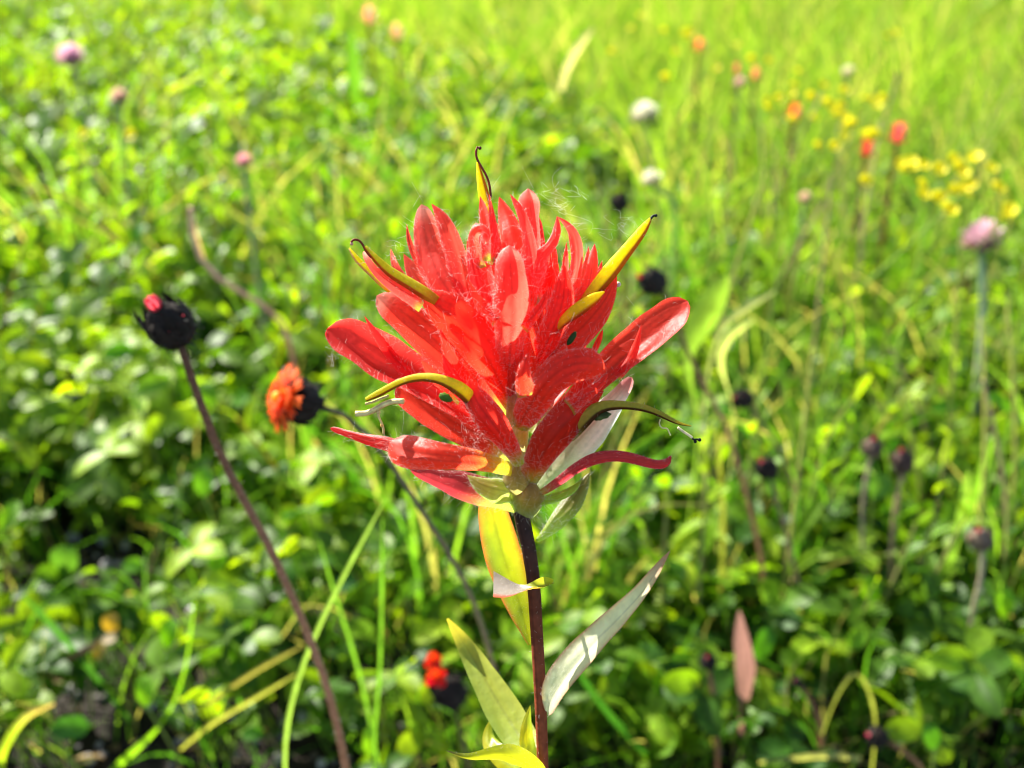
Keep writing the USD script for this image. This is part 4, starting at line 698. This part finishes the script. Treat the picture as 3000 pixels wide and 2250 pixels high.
scatter_near('clover_plant', 220, (.36, .66), (-.5, .5), 6, (.45, .8), 'low clover plant with oval leaflets', 'clover plant', 'clover plants of the near ground cover', 3)
scatter_near('herb_plant', 130, (.35, .68), (-.05, .5), 5, (.6, 1.0), 'leafy herb with narrow pointed leaves', 'herb', 'leafy herbs of the near ground cover', 4)
scatter_near('grass_tuft', 5, (.34, .5), (-.3, 0), 4, (.6, 1.0), 'thin tuft of green grass', 'grass tuft', 'grass tufts of the near ground cover', 6)
scatter_near('grass_tuft', 110, (.36, .75), (-.1, .5), 4, (.7, 1.3), 'thin tuft of green grass', 'grass tuft', 'grass tufts of the near ground cover', 5)
for i in range(75):
    r_ = np.random.default_rng(700 + i); y = r_.uniform(.36, .85); x = r_.uniform(.02, min(.5, (y + .13) * TH)); H = r_.uniform(.09, .19); b0 = np.array([x, y, ground_z(x, y) - .003]); ln = r_.normal(0, .025, 2)
    cs = [[(.38, .38, .08), (.32, .30, .07)], [(.42, .30, .16), (.34, .22, .10)], [(.22, .34, .04), (.2, .28, .04)]][i % 3]; wd = ['olive', 'brown', 'green'][i % 3]
    t = thing('thin_stalk', 'thin upright bare ' + wd + ' stalk near ' + near(b0 + [0, 0, H * .7]), 'stalk', b0, 'thin bare ' + wd + ' stalks near ' + near(b0 + [0, 0, H * .7]))
    stalk(t, [b0 + [ln[0], ln[1], H], b0 + [ln[0] * .35, ln[1] * .3, H * .55], b0], .0006, .0010, cs)
    if i % 2 == 0:
        for j in range(2):
            a = r_.uniform(0, 6.28); d = np.array([math.cos(a), math.sin(a), r_.uniform(.5, 1.6)]); part(t, 'leaf', oval_leaf(b0 + np.array([ln[0] * .35, ln[1] * .3, H * .55]) * r_.uniform(.5, 1), d, np.array([0, -.4, 1.]), .026, .006, LIME * .9, .2, j, 7, 5, False, True), 'herb_leaf')
# the mass behind them
def instancer(name, protos, mats, pts, idx, rz, sc, label, cat, tilt=.2, seed=0):
    r_ = np.random.default_rng(seed); pi = UsdGeom.PointInstancer.Define(stage, '/World/' + name); rel = pi.CreatePrototypesRel()
    UsdGeom.Scope.Define(stage, '/World/%s/kinds' % name)
    for i, (m, mt) in enumerate(zip(protos, mats)):
        p = '/World/%s/kinds/plant%s' % (name, '' if i == 0 else '_%03d' % i); ms = usdkit.mesh(stage, p, (m[0], m[1]), M[mt], smooth=True); tintvar(ms, m[2]); ms.CreateDoubleSidedAttr(True); rel.AddTarget(p)
    n = len(pts); h = rz / 2; tx, ty = r_.normal(0, tilt / 2, n), r_.normal(0, tilt / 2, n)
    q = np.stack([np.cos(h), tx, ty, np.sin(h)], 1); q /= np.linalg.norm(q, axis=1, keepdims=True)
    pi.CreateProtoIndicesAttr(Vt.IntArray.FromNumpy(idx.astype(np.int32))); pi.CreatePositionsAttr(Vt.Vec3fArray.FromNumpy(pts.astype(np.float32)))
    pi.CreateOrientationsAttr(Vt.QuathArray([Gf.Quath(float(a), float(b), float(c_), float(d)) for a, b, c_, d in q])); pi.CreateScalesAttr(Vt.Vec3fArray.FromNumpy(np.repeat(sc[:, None], 3, 1).astype(np.float32)))
    data(pi.GetPrim(), label, cat, kind='stuff')
def field(n, yr, dens, seed):
    r_ = np.random.default_rng(seed); out = []
    y = yr[0] + (yr[1] - yr[0]) * r_.random(n * 6) ** 1.0; half = (y + .13) * TH + .12; x = (r_.random(n * 6) * 2 - 1) * half
    keep = r_.random(n * 6) < dens(x, y) * half / half.max(); x, y = x[keep][:n], y[keep][:n]
    near = ~((y < .27) & (np.abs(x) < .09)); x, y = x[near], y[near]
    return np.stack([x, y, ground_z(x, y) - .002], 1), r_
def edge_d(x, y): return np.where(y > .9, (x - .28) + .62 * (y - .95), (x - .34) + .9 * (y - .9))           # > 0: the fine grass on the right and far side
def gapn(x, y): return meshkit.fbm(np.stack([x * 7, y * 7, np.full_like(x, 2.2)], -1), 3, 11)
cl = lambda x, y: sstep(-edge_d(x, y), -.25, .15) * np.where((x < -.02) & (y < .46), gapn(x, y) < .60, gapn(x, y) < .9) 
pts, r_ = field(6000, (.48, 2.6), cl, 61)
cp = [join(sum(make_clover_plant(100 + i), [])) for i in range(7)]; hp = [join(sum(make_herb_plant(200 + i), [])) for i in range(5)] + [join(make_tuft(340 + i, .06, .16, 12, .0011, .016, (.07, .21, .015), (.19, .33, .04), 6)) for i in range(4)]
kind_n = meshkit.fbm(pts * 4.5 + 3.3, 3, 17) + r_.normal(0, .10, len(pts))          # the kinds grow in patches
gi = np.where(kind_n < .47, r_.integers(0, 7, len(pts)), np.where(kind_n < np.where(pts[:, 0] < .05, .72, .60), r_.integers(7, 12, len(pts)), r_.integers(12, 16, len(pts))))
instancer('ground_cover', cp + hp, ['herb_leaf'] * 12 + ['grass'] * 4, pts, gi, r_.uniform(0, 6.28, len(pts)), r_.uniform(.5, 1.35, len(pts)) * np.where(pts[:, 0] > .05, .8, 1.0), 'dense leafy green ground cover of clover and herbs receding to the back', 'ground cover', .25, 1)
gd = lambda x, y: .12 + .88 * sstep(edge_d(x, y), -.25, .15)
pts, r_ = field(9000, (.5, 7.0), gd, 62)
gp = [join(make_tuft(300 + i, .07, .17, 16, .0014, .022, (.10, .22, .012), (.27, .36, .045), 6)) for i in range(6)]
instancer('meadow_grass', gp, ['grass'] * 6, pts, r_.integers(0, 6, len(pts)), r_.uniform(0, 6.28, len(pts)), r_.uniform(.7, 1.25, len(pts)) * (1 + .15 * np.clip(pts[:, 1] - 1.5, 0, 5)), 'fine bright green meadow grass fading out of focus at the back', 'grass', .2, 2)
pts, r_ = field(3400, (.30, .85), lambda x, y: np.where(x > -.05, 1.0, .35) * (gapn(x, y) < np.where(x < -.02, .66, .9)), 63)
gp = [join(make_tuft(320 + i, .03, .09, 8, .0008, .014, (.06, .19, .012), (.18, .31, .03), 6)) for i in range(5)] + [join(sum(make_clover_plant(130 + i), [])) for i in range(4)]
instancer('low_growth', gp, ['grass'] * 5 + ['herb_leaf'] * 4, pts, r_.integers(0, 9, len(pts)), r_.uniform(0, 6.28, len(pts)), r_.uniform(.5, .9, len(pts)), 'low seedlings and short grass filling between the near plants', 'undergrowth', .3, 3)

# dead leaves and straw bits lying on the soil
lit = []
for i in range(6):
    r_ = np.random.default_rng(800 + i); c_ = [(.20, .13, .07), (.30, .22, .11), (.12, .07, .04), (.34, .28, .18), (.22, .10, .06), (.16, .15, .06)][i]
    a = r_.uniform(0, 6.28); d = np.array([math.cos(a), math.sin(a), .12]); L_ = .012 if i < 3 else .022
    lit.append(oval_leaf(np.array([0, 0, .002]), d, np.array([0, .2, 1.]), L_, L_ * (.45 if i < 3 else .08), np.array(c_), .3, i, 6, 5))
pts, r_ = field(1600, (.26, .9), lambda x, y: np.ones_like(x), 64)
instancer('leaf_litter', lit, ['grass'] * 6, pts + [0, 0, .003], r_.integers(0, 6, len(pts)), r_.uniform(0, 6.28, len(pts)), r_.uniform(.5, 1.1, len(pts)), 'brown dead leaf bits and straw scattered on the dark soil', 'leaf litter', .5, 4)

grv = [blob([0, 0, 0], np.array([1, .8, .6]) * .0022, [0, 0, 1], np.array(c_), 60 + i, .4, 1) for i, c_ in enumerate([(.10, .09, .08), (.2, .19, .18), (.07, .055, .04), (.32, .31, .30)])]
pts, r_ = field(2600, (.27, .75), lambda x, y: np.where(x < .05, 1.0, .4), 65)
instancer('gravel', grv, ['stone'] * 4, pts + [0, 0, .003], r_.integers(0, 4, len(pts)), r_.uniform(0, 6.28, len(pts)), r_.uniform(.4, 1.5, len(pts)), 'fine grey and brown gravel scattered over the dark soil', 'gravel', .5, 5)
